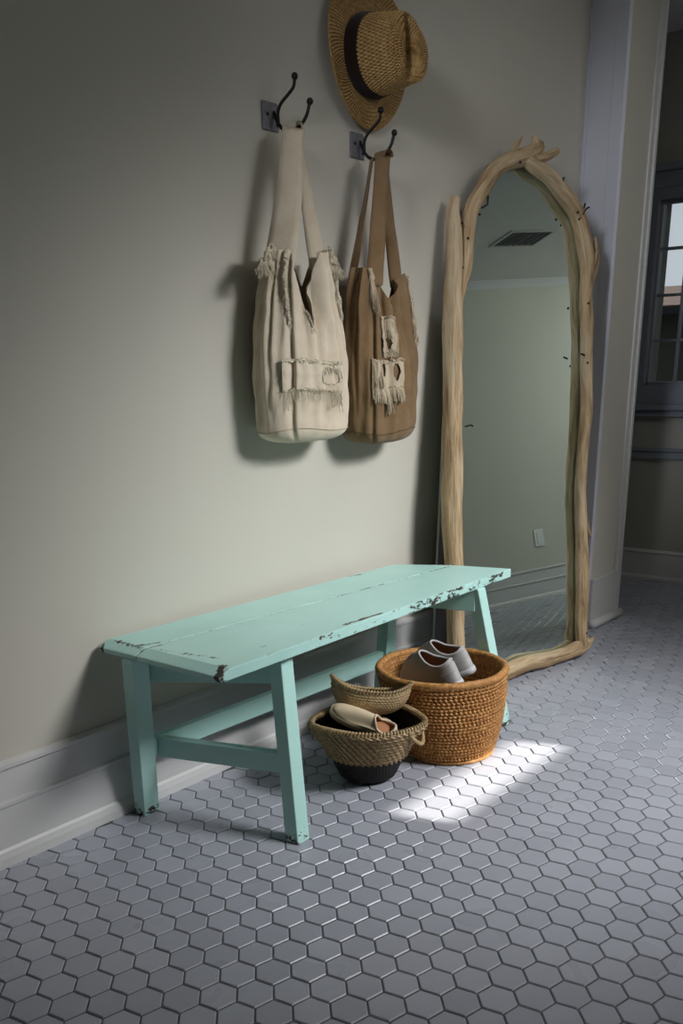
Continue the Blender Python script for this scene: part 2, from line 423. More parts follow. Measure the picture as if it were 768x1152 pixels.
# window in the far wall: casing, sash, muntins, panes, sill
def window():
    y0, y1, z0, z1 = WIN
    wn = struct(link(bpy.data.objects.new('window_1', None))); wn.location = (XF, (y0+y1)/2, z0)
    mb = MB(); w = .088; p = .02
    mb.box(XF-p, XF, y1, y1+w, z0, z1); mb.box(XF-p, XF, y0-w, y0, z0, z1)
    mb.box(XF-p, XF, y0-w, y1+w, z1, z1+.05)
    mb.box(XF-p-.006, XF, y0-w-.01, y1+w+.01, z1+.05, z1+.115)
    mb.box(XF-p-.022, XF, y0-w-.02, y1+w+.02, z1+.115, z1+.145)
    mb.box(XF-p, XF, y0-w, y1+w, z0-.09, z0)
    mb.build('window_casing', M['winpaint'], wn, smooth=False, bevel=.002)
    mb = MB(); mb.box(XF-.05, XF, y0-w-.02, y1+w+.02, z0-.115, z0-.09); mb.box(XF-.03, XF, y0-w, y1+w, z0-.145, z0-.115)
    mb.build('window_sill', M['winpaint'], wn, smooth=False, bevel=.003)
    mb = MB(); s = .013; xa, xb = XF+.02, XF+.05
    mb.box(xa-.012, xb, y1-s, y1, z0, z1); mb.box(xa-.012, xb, y0, y0+s, z0, z1); mb.box(xa-.012, xb, y0, y1, z0, z0+s); mb.box(xa-.012, xb, y0, y1, z1-s, z1)
    for k in range(1, 4):
        z = z0+(z1-z0)*k/4; mb.box(xa, xb, y0+s, y1-s, z-.006, z+.006)
    y = y1-.133
    while y > y0+.05: mb.box(xa+.002, xb-.002, y-.006, y+.006, z0+s, z1-s); y -= .133
    mb.build('sash', M['winpaint'], wn, smooth=False, bevel=.0015)
    mb = MB(); mb.box(xa+.013, xa+.016, y0+s*.5, y1-s*.5, z0+s*.5, z1-s*.5); mb.build('window_pane', M['pane'], wn, smooth=False)
window()
def transom():
    x0, x1, z0, z1 = GAP
    wn = struct(link(bpy.data.objects.new('window_2', None))); wn.location = ((x0+x1)/2, YO, z0)
    mb = MB(); w = .06
    mb.box(x0-w, x0, YO, YO+.02, z0-w, z1+w); mb.box(x1, x1+w, YO, YO+.02, z0-w, z1+w); mb.box(x0, x1, YO, YO+.02, z1, z1+w); mb.box(x0, x1, YO, YO+.03, z0-w, z0)
    mb.build('window_casing', M['trim'], wn, smooth=False, bevel=.002)
transom()

# outlet plate on the opposite wall and ceiling vent (both seen in the mirror)
t = empty('wall_outlet', (4.25, YO, .47), 'white outlet plate on the opposite wall above the baseboard, reflected in the mirror', 'outlet')
mb = MB(); mb.box(4.205, 4.295, YO, YO+.006, .405, .535); mb.build('cover_plate', M['plastic'], t, smooth=False, bevel=.002)
mb = MB(); mb.box(4.230, 4.270, YO+.005, YO+.009, .43, .51); mb.build('socket', M['plastic'], t, smooth=False, bevel=.001)
vx, vy = 3.83, -2.66
t = empty('ceiling_vent', (vx, vy, CEIL), 'rectangular slatted air vent in the ceiling, reflected in the mirror', 'vent')
mb = MB()
for (x0, x1, y0, y1) in ((-.18, .18, -.13, -.11), (-.18, .18, .11, .13), (-.18, -.16, -.11, .11), (.16, .18, -.11, .11)):
    mb.box(vx+x0, vx+x1, vy+y0, vy+y1, CEIL-.012, CEIL)
mb.build('frame', M['vent'], t, smooth=False)
mb = MB(); mb.box(vx-.16, vx+.16, vy-.11, vy+.11, CEIL-.003, CEIL-.0005); mb.build('duct_shade_sheet', M['void'], t, smooth=False)  # dark sheet in place of a hole, its shade put into the colour
mb = MB()
for k in range(9):
    y = vy-.10+k*.025; mb.hexa([(vx-.16, y, CEIL-.010), (vx+.16, y, CEIL-.010), (vx+.16, y+.002, CEIL-.010), (vx-.16, y+.002, CEIL-.010), (vx-.16, y+.008, CEIL-.003), (vx+.16, y+.008, CEIL-.003), (vx+.16, y+.010, CEIL-.003), (vx-.16, y+.010, CEIL-.003)])
for k in range(7):
    x = vx-.15+k*.05; mb.box(x-.0015, x+.0015, vy-.11, vy+.11, CEIL-.012, CEIL-.009)
mb.build('slats', M['slat'], t, smooth=False)

# ------------------------------------------------------------------ bench
def bench():
    t = empty('bench', (.5, -.22, 0), 'long low bench in worn mint green paint with dark chipped edges, against the wall', 'bench')
    Z1 = .457; TH = .026
    BL, FL, FR, BR = (-.048, -.017), (-.05, -.424), (1.228, -.396), (1.083, -.052)
    SL, SR = (-.048, -.150), (1.178, -.218)
    ch = .032
    def plank(name, b0, f0, f1, b1, chips, left_edge):
        mb = MB()
        # outline corners: back-left, front-left, front-right, back-right ; chamfer along the left end
        dx = ch
        top = [(b0[0]+dx, b0[1], Z1), (f0[0]+dx, f0[1], Z1), (f1[0], f1[1], Z1), (b1[0], b1[1], Z1)]
        lip = [(b0[0], b0[1], Z1-.013), (f0[0], f0[1], Z1-.013)]
        bot = [(b0[0]+.004, b0[1], Z1-TH), (f0[0]+.004, f0[1], Z1-TH), (f1[0], f1[1], Z1-TH), (b1[0], b1[1], Z1-TH)]
        # subdivide the length so that the edges can be worn
        N = 60
        vs = []; fs = []
        def ln(p, q, k): return [lerp(p[i], q[i], k/N) for i in range(3)]
        rows = []
        for k in range(N+1):
            tb = ln(top[0], top[3], k); tf = ln(top[1], top[2], k); bb = ln(bot[0], bot[3], k); bf = ln(bot[1], bot[2], k)
            w = .0012*nz(k*.6, b0[1]*9, 3); w2 = .0014*nz(k*.9, 7+f0[1]*9, 1)
            tb[1] += w; bb[1] += w; tf[1] += w2; bf[1] += w2; tf[2] -= abs(w2)*.8
            rows.append([tb, tf, bf, bb])
        for r in rows: vs += r
        for k in range(N):
            a = k*4; b = a+4
            fs += [(a, a+1, b+1, b), (a+1, a+2, b+2, b+1), (a+2, a+3, b+3, b+2), (a+3, a, b, b+3)]
        i = N*4; fs.append((i, i+1, i+2, i+3))
        n = len(vs); vs += [lip[0], lip[1]]
        fs += [(0, n, n+1, 1), (n, 3, 2, n+1), (1, n+1, 2), (0, 3, n)]
        mb.add(vs, fs)
        ox, oy = t.location.x, t.location.y
        m = m_mint('mint_'+name, [(x0-ox, y0-oy, x1-ox, y1-oy, w, a) for (x0, y0, x1, y1, w, a) in chips])
        o = mb.build(name, m, t, smooth=False, bevel=.0022)
        return o
    plank('seat_plank', (BL[0], BL[1]), (SL[0], SL[1]+.0018), (SR[0], SR[1]+.0018), BR,
          [(SL[0], SL[1], SR[0], SR[1], .0060, .60), (-.015, -.122, .030, -.142, .016, .44), (-.05, -.03, -.035, -.02, .016, .4), (BL[0], BL[1], BR[0], BR[1], .010, .22), (.86, -.05, .9, -.06, .01, .4), (BL[0]+.03, BL[1]-.02, SL[0]+.03, SL[1]+.02, .034, .30)], 1)
    plank('seat_plank', (SL[0], SL[1]-.0015), FL, FR, (SR[0], SR[1]-.0015),
          [(-.015, -.155, .02, -.165, .014, .42), (-.045, -.415, -.015, -.400, .024, .56), (.3, -.418, .62, -.412, .010, .30), (.40, -.395, .55, -.402, .018, .44), (.66, -.410, .84, -.406, .010, .40),
           (.84, -.405, 1.2, -.398, .008, .36), (-.01, -.18, .02, -.35, .034, .31), (SL[0], SL[1], SR[0], SR[1], .0075, .62), (.1, -.418, .36, -.416, .006, .28), (.3, -.30, .42, -.33, .02, .26), (.05, -.36, .3, -.38, .03, .2), (.95, -.23, 1.15, -.25, .02, .2)], 1)
    leg = m_mint('mint_leg', 'leg'); fr = m_mint('mint_frame', [(0, 0, .01, 0, .005, .05)])
    def legb(top, bot, sx, sy, name='leg'):
        mb = MB(); c = []
        for (cx, cy, z) in ((bot[0], bot[1], .0), (top[0], top[1], Z1-TH)):
            for (a, b) in ((-1, -1), (1, -1), (1, 1), (-1, 1)): c.append((cx+a*sx/2, cy+b*sy/2, z))
        mb.hexa(c); return mb.build(name, leg, t, smooth=False, bevel=.0025)
    def at(top, bot, z): k = z/(Z1-TH); return (lerp(bot[0], top[0], k), lerp(bot[1], top[1], k))
    BLt, BLb = (-.024, -.118), (.018, -.051)
    FLt, FLb = (.194, -.372), (.130, -.462)
    FRt, FRb = (1.040, -.385), (1.092, -.462)
    BRt, BRb = (.965, -.125), (.985, -.075)
    legb(BLt, BLb, .048, .040); legb(FLt, FLb, .042, .040); legb(FRt, FRb, .042, .040); legb(BRt, BRb, .046, .040)
    def beam(p, q, z0, z1, w, name, over=0):
        mb = MB(); P, Q = Vector((p[0], p[1], 0)), Vector((q[0], q[1], 0)); d = (Q-P).normalized(); s = Vector((-d.y, d.x, 0))*w/2
        P = P-d*over; Q = Q+d*over
        mb.hexa([P-s+Vector((0, 0, z0)), Q-s+Vector((0, 0, z0)), Q+s+Vector((0, 0, z0)), P+s+Vector((0, 0, z0)), P-s+Vector((0, 0, z1)), Q-s+Vector((0, 0, z1)), Q+s+Vector((0, 0, z1)), P+s+Vector((0, 0, z1))])
        return mb.build(name, fr, t, smooth=False, bevel=.002)
    # cross aprons under the planks
    beam((FLt[0]-.006, FLt[1]-.008), (BLt[0]+.03, BLt[1]+.02), 0.362, Z1-TH-.0005, .022, 'apron')
    beam((FRt[0]-.008, FRt[1]-.006), (BRt[0]+.0, BRt[1]+.01), 0.362, Z1-TH-.0005, .022, 'apron')
    # back rail and the stretchers
    zb, zt = .158, .208
    A = at(BLt, BLb, .19); B = at(BRt, BRb, .19)
    beam((A[0]+.01, A[1]), (B[0]-.01, B[1]), zb, zt, .024, 'back_rail')
    C1 = at(FLt, FLb, .19); 
    beam((A[0]+.05, A[1]-.012), (C1[0]-.004, C1[1]+.012), zb-.003, zt-.003, .026, 'stretcher')
    D = at(FRt, FRb, .19)
    beam((B[0]-.002, B[1]-.014), (D[0], D[1]+.012), zb, zt, .026, 'stretcher')
bench()

# ------------------------------------------------------------------ mirror in a driftwood frame, leaning
yaw, lean = math.radians(-12), math.radians(7.5)
MA = Vector((1.64, -.262, 0))
MU = Vector((math.cos(yaw), math.sin(yaw), 0)); MV = Vector((-math.sin(yaw)*math.sin(lean), math.cos(yaw)*math.sin(lean), math.cos(lean))); MN = MU.cross(MV)
def MP(u, v, n=0): return MA+MU*u+MV*v+MN*n
def mirror():
    t = empty('floor_mirror', tuple(MA), 'tall arched mirror in a driftwood branch frame leaning against the wall', 'mirror')
    LP = [(-.258, 1.535, .018), (-.272, 1.49, .021), (-.275, 1.443, .024), (-.287, 1.341, .028), (-.304, 1.187, .031), (-.326, .976, .032), (-.353, .76, .033), (-.369, .604, .034), (-.374, .479, .031), (-.392, .203, .029), (-.405, .06, .031), (-.408, .022, .026)]
    AL = [(-.285, 1.19, .010), (-.262, 1.27, .016), (-.236, 1.345, .021), (-.222, 1.405, .023), (-.205, 1.47, .024), (-.186, 1.515, .024), (-.135, 1.572, .024), (-.082, 1.628, .026), (-.004, 1.664, .027), (.07, 1.684, .027), (.125, 1.706, .024), (.152, 1.725, .018)]
    AR = [(0.060, 1.676, 0.0144), (0.105, 1.660, 0.0234), (0.193, 1.634, 0.0252), (0.275, 1.579, 0.0270), (0.330, 1.528, 0.0261), (0.355, 1.466, 0.0261), (0.368, 1.393, 0.0279), (0.371, 1.335, 0.0264), (0.363, 1.252, 0.0232), (0.361, 1.169, 0.0224), (0.356, 1.083, 0.0216), (0.346, 0.957, 0.0224), (0.328, 0.823, 0.0216), (0.304, 0.703, 0.0200), (0.290, 0.594, 0.0208), (0.289, 0.443, 0.0232), (0.285, 0.307, 0.0256), (0.273, 0.161, 0.0240), (0.262, 0.060, 0.0240), (0.258, 0.030, 0.0208)]
    BT = [(.300, .045, .020), (.255, .036, .030), (.194, .031, .026), (.162, .028, .025), (.100, .028, .026), (.054, .030, .027), (-.034, .038, .028), (-.106, .033, .028), (-.159, .028, .027), (-.269, .028, .027), (-.379, .028, .028), (-.428, .03, .024)]
    def piece(name, pts, seed, par=t, twist=1.0, noff=.03, n=10):
        q = crom(pts, n); mb = MB()
        P = [MP(a, b, noff+.006*nz(a*6, b*6, seed)) for a, b, r in q]
        def rf(L, th, k):
            c, s = math.cos(th+twist*L*2), math.sin(th+twist*L*2)
            return 1+.16*nz(c*1.3+seed, s*1.3, L*7)+.10*nz(c*3.2, s*3.2+seed, L*9)+.06*nz(c*9, s*9+seed, L*12)
        mb.tube(P, [c[2] for c in q], 22, rfun=rf, nref=tuple(MN))
        mb.a = [(a+seed, b, c) for a, b, c in mb.a]
        return mb.build(name, M['drift'], par, attr=True)
    lp = piece('left_post', LP, 1.3); ar = piece('right_post', AR, 4.1, noff=.033); al = piece('arch_branch', AL, 2.2); bt = piece('bottom_rail', BT, 8.4)
    piece('branch_tip', [(.02, 1.675, .012), (.035, 1.70, .011), (.060, 1.727, .008), (.079, 1.745, .004)], 5.1, al, n=4, noff=.02)
    piece('branch_tip', [(.10, 1.69, .016), (.122, 1.716, .013), (.128, 1.738, .011), (.126, 1.75, .008)], 6.1, al, n=4, noff=.035)
    piece('branch_tip', [(.11, 1.675, .015), (.165, 1.689, .014), (.205, 1.705, .012), (.224, 1.712, .009)], 7.1, al, n=4, noff=.045)
    piece('branch_tip', [(.372, 1.27, .010), (.402, 1.33, .013), (.422, 1.37, .014), (.431, 1.405, .013), (.430, 1.44, .009), (.427, 1.468, .005)], 9.1, ar, n=4, noff=.03)
    piece('branch_tip', [(.365, 1.33, .012), (.40, 1.385, .010), (.422, 1.42, .006)], 9.7, ar, n=4, noff=.04)
    piece('side_branch', [(.345, 1.02, .006), (.356, .93, .010), (.352, .84, .012), (.338, .74, .012), (.322, .66, .010), (.312, .56, .008), (.31, .47, .005)], 3.3, ar, n=6, noff=.022)
    piece('side_branch', [(.318, .56, .006), (.322, .50, .009), (.332, .46, .009), (.345, .44, .005)], 3.9, ar, n=4, noff=.03)
    piece('side_branch', [(.27, .07, .016), (.295, .05, .015), (.318, .052, .011), (.328, .062, .006)], 5.9, bt, n=4, noff=.035)
    # dark nail heads and broken twigs
    NA = [(.345, 1.245, .058, ar), (.338, 1.05, .052, ar), (.312, .745, .05, ar), (.268, .09, .058, ar), (.30, 1.53, .06, ar), (-.26, 1.46, .055, lp), (-.266, 1.335, .05, lp), (-.302, .98, .05, lp), (-.322, .85, .05, lp), (.02, 1.655, .058, al), (-.18, 1.49, .055, al), (-.235, 1.42, .052, al)]
    for (a, b, c, par) in NA:
        mb = MB(); mb.ball(MP(a, b, c-.002), .0042, seg=8, rings=6); mb.build('nail_head', M['nail'], par)
    TW = [[(.315, 1.51, .05), (.345, 1.545, .062), (.362, 1.55, .06)], [(.33, 1.53, .055), (.34, 1.56, .06)], [(.222, 1.60, .05), (.232, 1.63, .06)], [(-.298, .865, .045), (-.276, .868, .05), (-.268, .864, .05)], [(-.165, 1.51, .05), (-.145, 1.52, .056), (-.142, 1.545, .058)], [(.322, 1.075, .05), (.302, 1.08, .05)]]
    for w in TW:
        mb = MB(); mb.tube([MP(*p) for p in w], .0032, 6); mb.build('broken_twig', M['nail'], ar)
    # glass, slightly smaller than the frame centre line
    loop = [(p[0]+.004, p[1]) for p in LP[::-1] if .05 < p[1] < 1.15] + [(p[0]+.004, p[1]-.0) for p in AL if p[1] > 1.2 and p[0] < .12] + [(p[0]-.004, p[1]) for p in AR[1:] if p[1] > .05]
    loop = [(-.40, .03)] + loop + [(.25, .03)]
    mb = MB(); n = len(loop)
    f = [MP(a, b, .012) for a, b in loop]; bk = [MP(a, b, .006) for a, b in loop]
    mb.add(f, [tuple(reversed(range(n)))], 0)
    mb.add(f+bk, [(i, (i+1) % n, n+(i+1) % n, n+i) for i in range(n)], 1); mb.add(bk, [tuple(range(n))], 1)
    mb.build('mirror_glass', [M['mirror'], M['medge']], t, smooth=False)
    mb = MB(); sc = .985
    mb.prism([MP(lerp(0, a, sc), lerp(.8, b, sc), -.0035) for a, b in loop], MN*.009); mb.build('backing', M['board'], t, smooth=False)
    # thin panel standing behind the frame, flat against the wall
    mb = MB(); x0, x1 = 1.395, 1.40
    mb.hexa([(BX0, -.034, .0), (1.86, -.034, .0), (1.86, -.024, .0), (BX0, -.024, .0), (BX1, -.030, .95), (1.86, -.030, .95), (1.86, -.0225, .95), (BX1, -.0225, .95)])
    mb.build('backing_board', M['trim'], t, smooth=False, bevel=.001)
BX0, BX1 = 1.345, 1.402
mirror()

# ------------------------------------------------------------------ coat hooks
def hook(loc, label):
    x, z = loc
    t = empty('coat_hook', (x, 0, z), label, 'hook', 'coat hooks on the wall')
    mb = MB()
    mb.prism([(x-.029, 0, z-.030), (x+.029, 0, z-.030), (x+.029, 0, z+.026), (x+.024, 0, z+.031), (x-.026, 0, z+.031), (x-.029, 0, z+.028)][::-1], (0, -.005, 0))
    mb.build('back_plate', M['plate'], t, smooth=False, bevel=.0012)
    for dx in (-.012, .022):
        mb = MB(); mb.ball((x+dx, -.0055, z+(.004 if dx < 0 else -.016)), .0042, seg=10, rings=6, sc=(1, .5, 1)); mb.build('screw', M['iron'], t)
    mb = MB()
    q = crom([(x+.012, -.004, z+.012), (x+.010, -.012, z-.002), (x+.010, -.020, z-.016), (x+.012, -.034, z-.030), (x+.016, -.055, z-.036), (x+.022, -.078, z-.028), (x+.027, -.096, z-.008), (x+.030, -.105, z+.018)], 6)
    mb.tube(q, .0042, 10)
    q2 = crom([(x+.010, -.020, z-.016), (x+.008, -.022, z+.008), (x+.010, -.032, z+.026), (x+.016, -.050, z+.042), (x+.020, -.064, z+.056), (x+.021, -.068, z+.074)], 6)
    mb.tube(q2, .0040, 10)
    pr = mb.build('prongs', M['iron'], t)
    mb = MB(); mb.ball((x+.030, -.106, z+.021), .0082); mb.build('knob', M['iron'], t)
    mb = MB(); mb.ball((x+.021, -.068, z+.077), .0082); mb.build('knob', M['iron'], t)
hook((.640, 1.625), 'iron double coat hook on a steel plate, holding the cream tote bag')
hook((.985, 1.610), 'iron double coat hook on a steel plate, holding the brown tote bag')

# ------------------------------------------------------------------ canvas tote bags
def superell(th, a, b, n):
    c, s = math.cos(th), math.sin(th)
    r = (abs(c)**n+abs(s)**n)**(-1/n)
    return a*c*r, b*s*r
FOLDS = [(1.5*PI-.66, .06, .016, 0, .10), (1.5*PI+.52, .07, .012, .2, -.2), (1.5*PI+.02, .08, .010, .45, .45), (1.5*PI-.30, .10, .008, .1, -.25), (1.12*PI, .07, .011, .3, .15), (1.5*PI+.30, .06, .009, .55, -.7), (1.5*PI-.1, .12, .006, 0, .5)]
def bag(name, label, cx, zb, a0, b0, top_l, top_r, dip, dipb, dipx, dipw, hookp, mats, seed, ears, strapw=.028, second=False):
    cy = -.078
    t = empty(name, (cx, cy, zb), label, 'bag', 'tote bags on the coat hooks')
    H = 1.0
    def rim(th):
        # th=0 right gusset, pi/2 back (towards wall), pi left gusset, 3pi/2 front
        x, y = superell(th, 1, 1, 3.2)
        base = lerp(top_l, top_r, (x+1)/2)
        dc = dipx+(.62 if y > 0 else 0); d = min(1, abs(x-dc)/(dipw*(.8 if y > 0 else 1)))
        k = d**1.0
        fr = y < 0
        e = abs(y); low = (dip if fr else dipb)
        h = lerp(low, base, k)
        return lerp(base, h, sst(.2, .9, e))
    def pt(th, v, off=0):
        """v 0 bottom seam .. 1 rim"""
        zr = rim(th); z = lerp(zb+.028, zr, v); hh = (z-zb)/(1.33-zb)
        bulge = 1+.06*math.sin(min(1, hh*1.5)*PI)
        a = a0*lerp(1.0, .80, sst(.45, 1.1, hh))*bulge; b = b0*lerp(1.05, .62, sst(.4, 1.05, hh))*bulge
        # bottom rounding
        k = sst(-.02, .10, hh); a *= lerp(.93, 1, k); b *= lerp(.90, 1, k)
        x, y = superell(th, a+off, b+off, 3.0)
        # hanging pleats, stronger towards the rim
        pl = .0045*math.sin(th*7+2*hh+seed)+.004*math.sin(th*11-3*hh+seed*2)
        pl += .0035*nz(th*2+seed, hh*3, 1)*2+.0022*nz(math.cos(th)*4, math.sin(th)*4, hh*9+seed)*2
        for (fa, fw, fd, fs, fl) in FOLDS: 
            dd = ((th-(fa+fl*(hh-.5))+PI) % (2*PI))-PI
            pl -= fd*math.exp(-(dd/fw)**2)*sst(fs-.25, fs+.25, hh if fs > 0 else 1)
            pl += fd*.5*math.exp(-((dd-fw*1.7)/fw)**2)*sst(fs-.25, fs+.25, hh if fs > 0 else 1)
        pl += .0045*nz(th*1.6+seed*3, hh*7+th*.8, 4)*(1-abs(2*hh-1)**4)+.0016*nz(math.cos(th)*9, math.sin(th)*9+hh*5, hh*16+seed)
        pl *= lerp(.6, 1.25, hh)
        r = math.hypot(x, y); x += x/r*pl; y += y/r*pl
        # gathered towards the hook near the top
        g = sst(.75, 1.05, hh); x = lerp(x, x*.86+(hookp[0]-cx)*.14, g)
        sag = .006*math.sin(3*th+seed)
        X, Y = cx+x, min(cy+y, -.006)
        return Vector((X, Y, z+sag*(1-v)))
    N, V = 160, 70
    mb = MB()
    mb.grid(lambda u, v: pt(u*2*PI, v), N, V, True, 0)
    # ragged rim handled by threads; inner lining
    mb.grid(lambda u, v: pt(u*2*PI, 1-v*.96, -.003), N, V, True, 1)
    mb.grid(lambda u, v: pt(u*2*PI, 1, -.003*v), N, 2, True, 0)
    body = mb.build('body', [mats[0], mats[1]], t)
    # base panel: a darker seam then the rounded bottom
    mb = MB()
    def bp(u, v):
        p = pt(u*2*PI, 0, .0015); q = Vector((cx, cy, zb))
        k = v; w = math.cos(k*PI/2)**.55 if k < 1 else 0
        return Vector((lerp(q.x, p.x, w), lerp(q.y, p.y, w), lerp(p.z+.006, zb-.004, min(1, math.sin(k*PI/2)**1.1))))
    mb.grid(bp, N, 14, True, 0)
    bpan = mb.build('base_panel', mats[0], t)
    mb = MB(); mb.tube([pt(2*PI*k/80, .004, .0018) for k in range(81)], .0011, 5, cap=False)
    mb.build('seam', mats[1], bpan)
    # straps
    def strap(p0, p1, w0, w1, tw0, tw1, bow, nm='strap', th=.0028):
        mb = MB(); n = 36
        P0, P1 = Vector(p0), Vector(p1)
        L, R = [], []
        vs = []
        for i in range(n+1):
            k = i/n; c = P0.lerp(P1, k)+Vector(bow)*math.sin(k*PI)
            if k > .93: pass
            ang = lerp(tw0, tw1, sst(.1, .9, k)); w = lerp(w0, w1, k)/2
            dirv = Vector((math.cos(ang), math.sin(ang), 0)); nr = Vector((-dirv.y, dirv.x, 0))
            rip = .0012*nz(k*9, seed, 2)
            for (a, b) in ((-1, -1), (-.5, -1), (0, -1), (.5, -1), (1, -1), (1, 1), (.5, 1), (0, 1), (-.5, 1), (-1, 1)):
                vs.append(c+dirv*a*w+nr*(b*th/2+rip+.0016*(1-a*a)*math.sin(k*17+seed)+.0012*abs(a)))
        m = 10
        fs = [(i*m+j, i*m+(j+1) % m, (i+1)*m+(j+1) % m, (i+1)*m+j) for i in range(n) for j in range(m)]
        fs += [tuple(reversed(range(m))), tuple(n*m+j for j in range(m))]
        mb.add(vs, fs); return mb.build(nm, mats[0], t)
    return t, pt, rim, strap, cx, cy, zb

def threads(mb, rnd, pts, length, spread, n, r=.0008, curl=.5, down=1.0, out=(0, -1, 0)):
    """loose threads hanging from a polyline"""
    m = len(pts)
    for i in range(n):
        k = rnd.random()*(m-1); a = int(k); p = Vector(pts[a]).lerp(Vector(pts[min(a+1, m-1)]), k-a)
        L = length*rnd.uniform(.35, 1.1); st = 7
        d = Vector((rnd.uniform(-1, 1)*spread, 0, -down))+Vector(out)*rnd.uniform(.05, .5)
        q = [p]; ph = rnd.random()*6; am = rnd.uniform(.2, 1)*curl
        for s_ in range(1, st+1):
            d = d+Vector((math.sin(ph+s_*1.7)*am, math.cos(ph*2+s_*1.3)*am*.25, -.25*down+math.sin(ph*3+s_)*.25*am))
            q.append(q[-1]+d.normalized()*L/st)
            if q[-1].y > -.008: q[-1].y = -.008
        mb.tube(q, [r*rnd.uniform(.7, 1.3)]*len(q), 4)

def fray(mb, rnd, pts, r=.0022, rep=3, amp=.004):
    """rope-like ragged selvedge along a polyline"""
    for k in range(rep):
        ph = rnd.random()*9
        q = []
        P = crom([tuple(p) for p in pts], 6)
        for i, p in enumerate(P):
            q.append(Vector(p)+Vector((math.sin(i*1.9+ph)*amp, math.cos(i*2.3+ph)*amp*.6-.001, math.sin(i*1.3+ph*2)*amp)))
        mb.tube(q, [r*(.6+.6*rnd.random()) for _ in q], 5)

def patch(pt, th0, th1, z0, z1, off, nx, nzr, zb, rim, ragged, seed, mats, parent, name, holes=None):
    """cloth patch that follows the bag front between two angles and two heights"""
    def f(u, v):
        th = lerp(th0, th1, u)
        zt = z1+ragged*nz(u*14, seed, 0)-.006*math.sin(u*PI)*0; zl = z0+ragged*nz(u*15, seed+4, 0)
        z = lerp(zl, zt, v); vv = (z-(zb+.028))/(rim(th)-(zb+.028))
        p = pt(th, vv, off+.003*math.sin(v*PI)+.002*nz(u*5, v*4, seed))
        return p
    mb = MB(); mb.grid(f, nx, nzr, False, 0, holes)
    mb.grid(lambda u, v: f(u, v)+Vector((0, .0016, 0)), nx, nzr, False, 0, holes)
    return mb.build(name, mats, parent), f

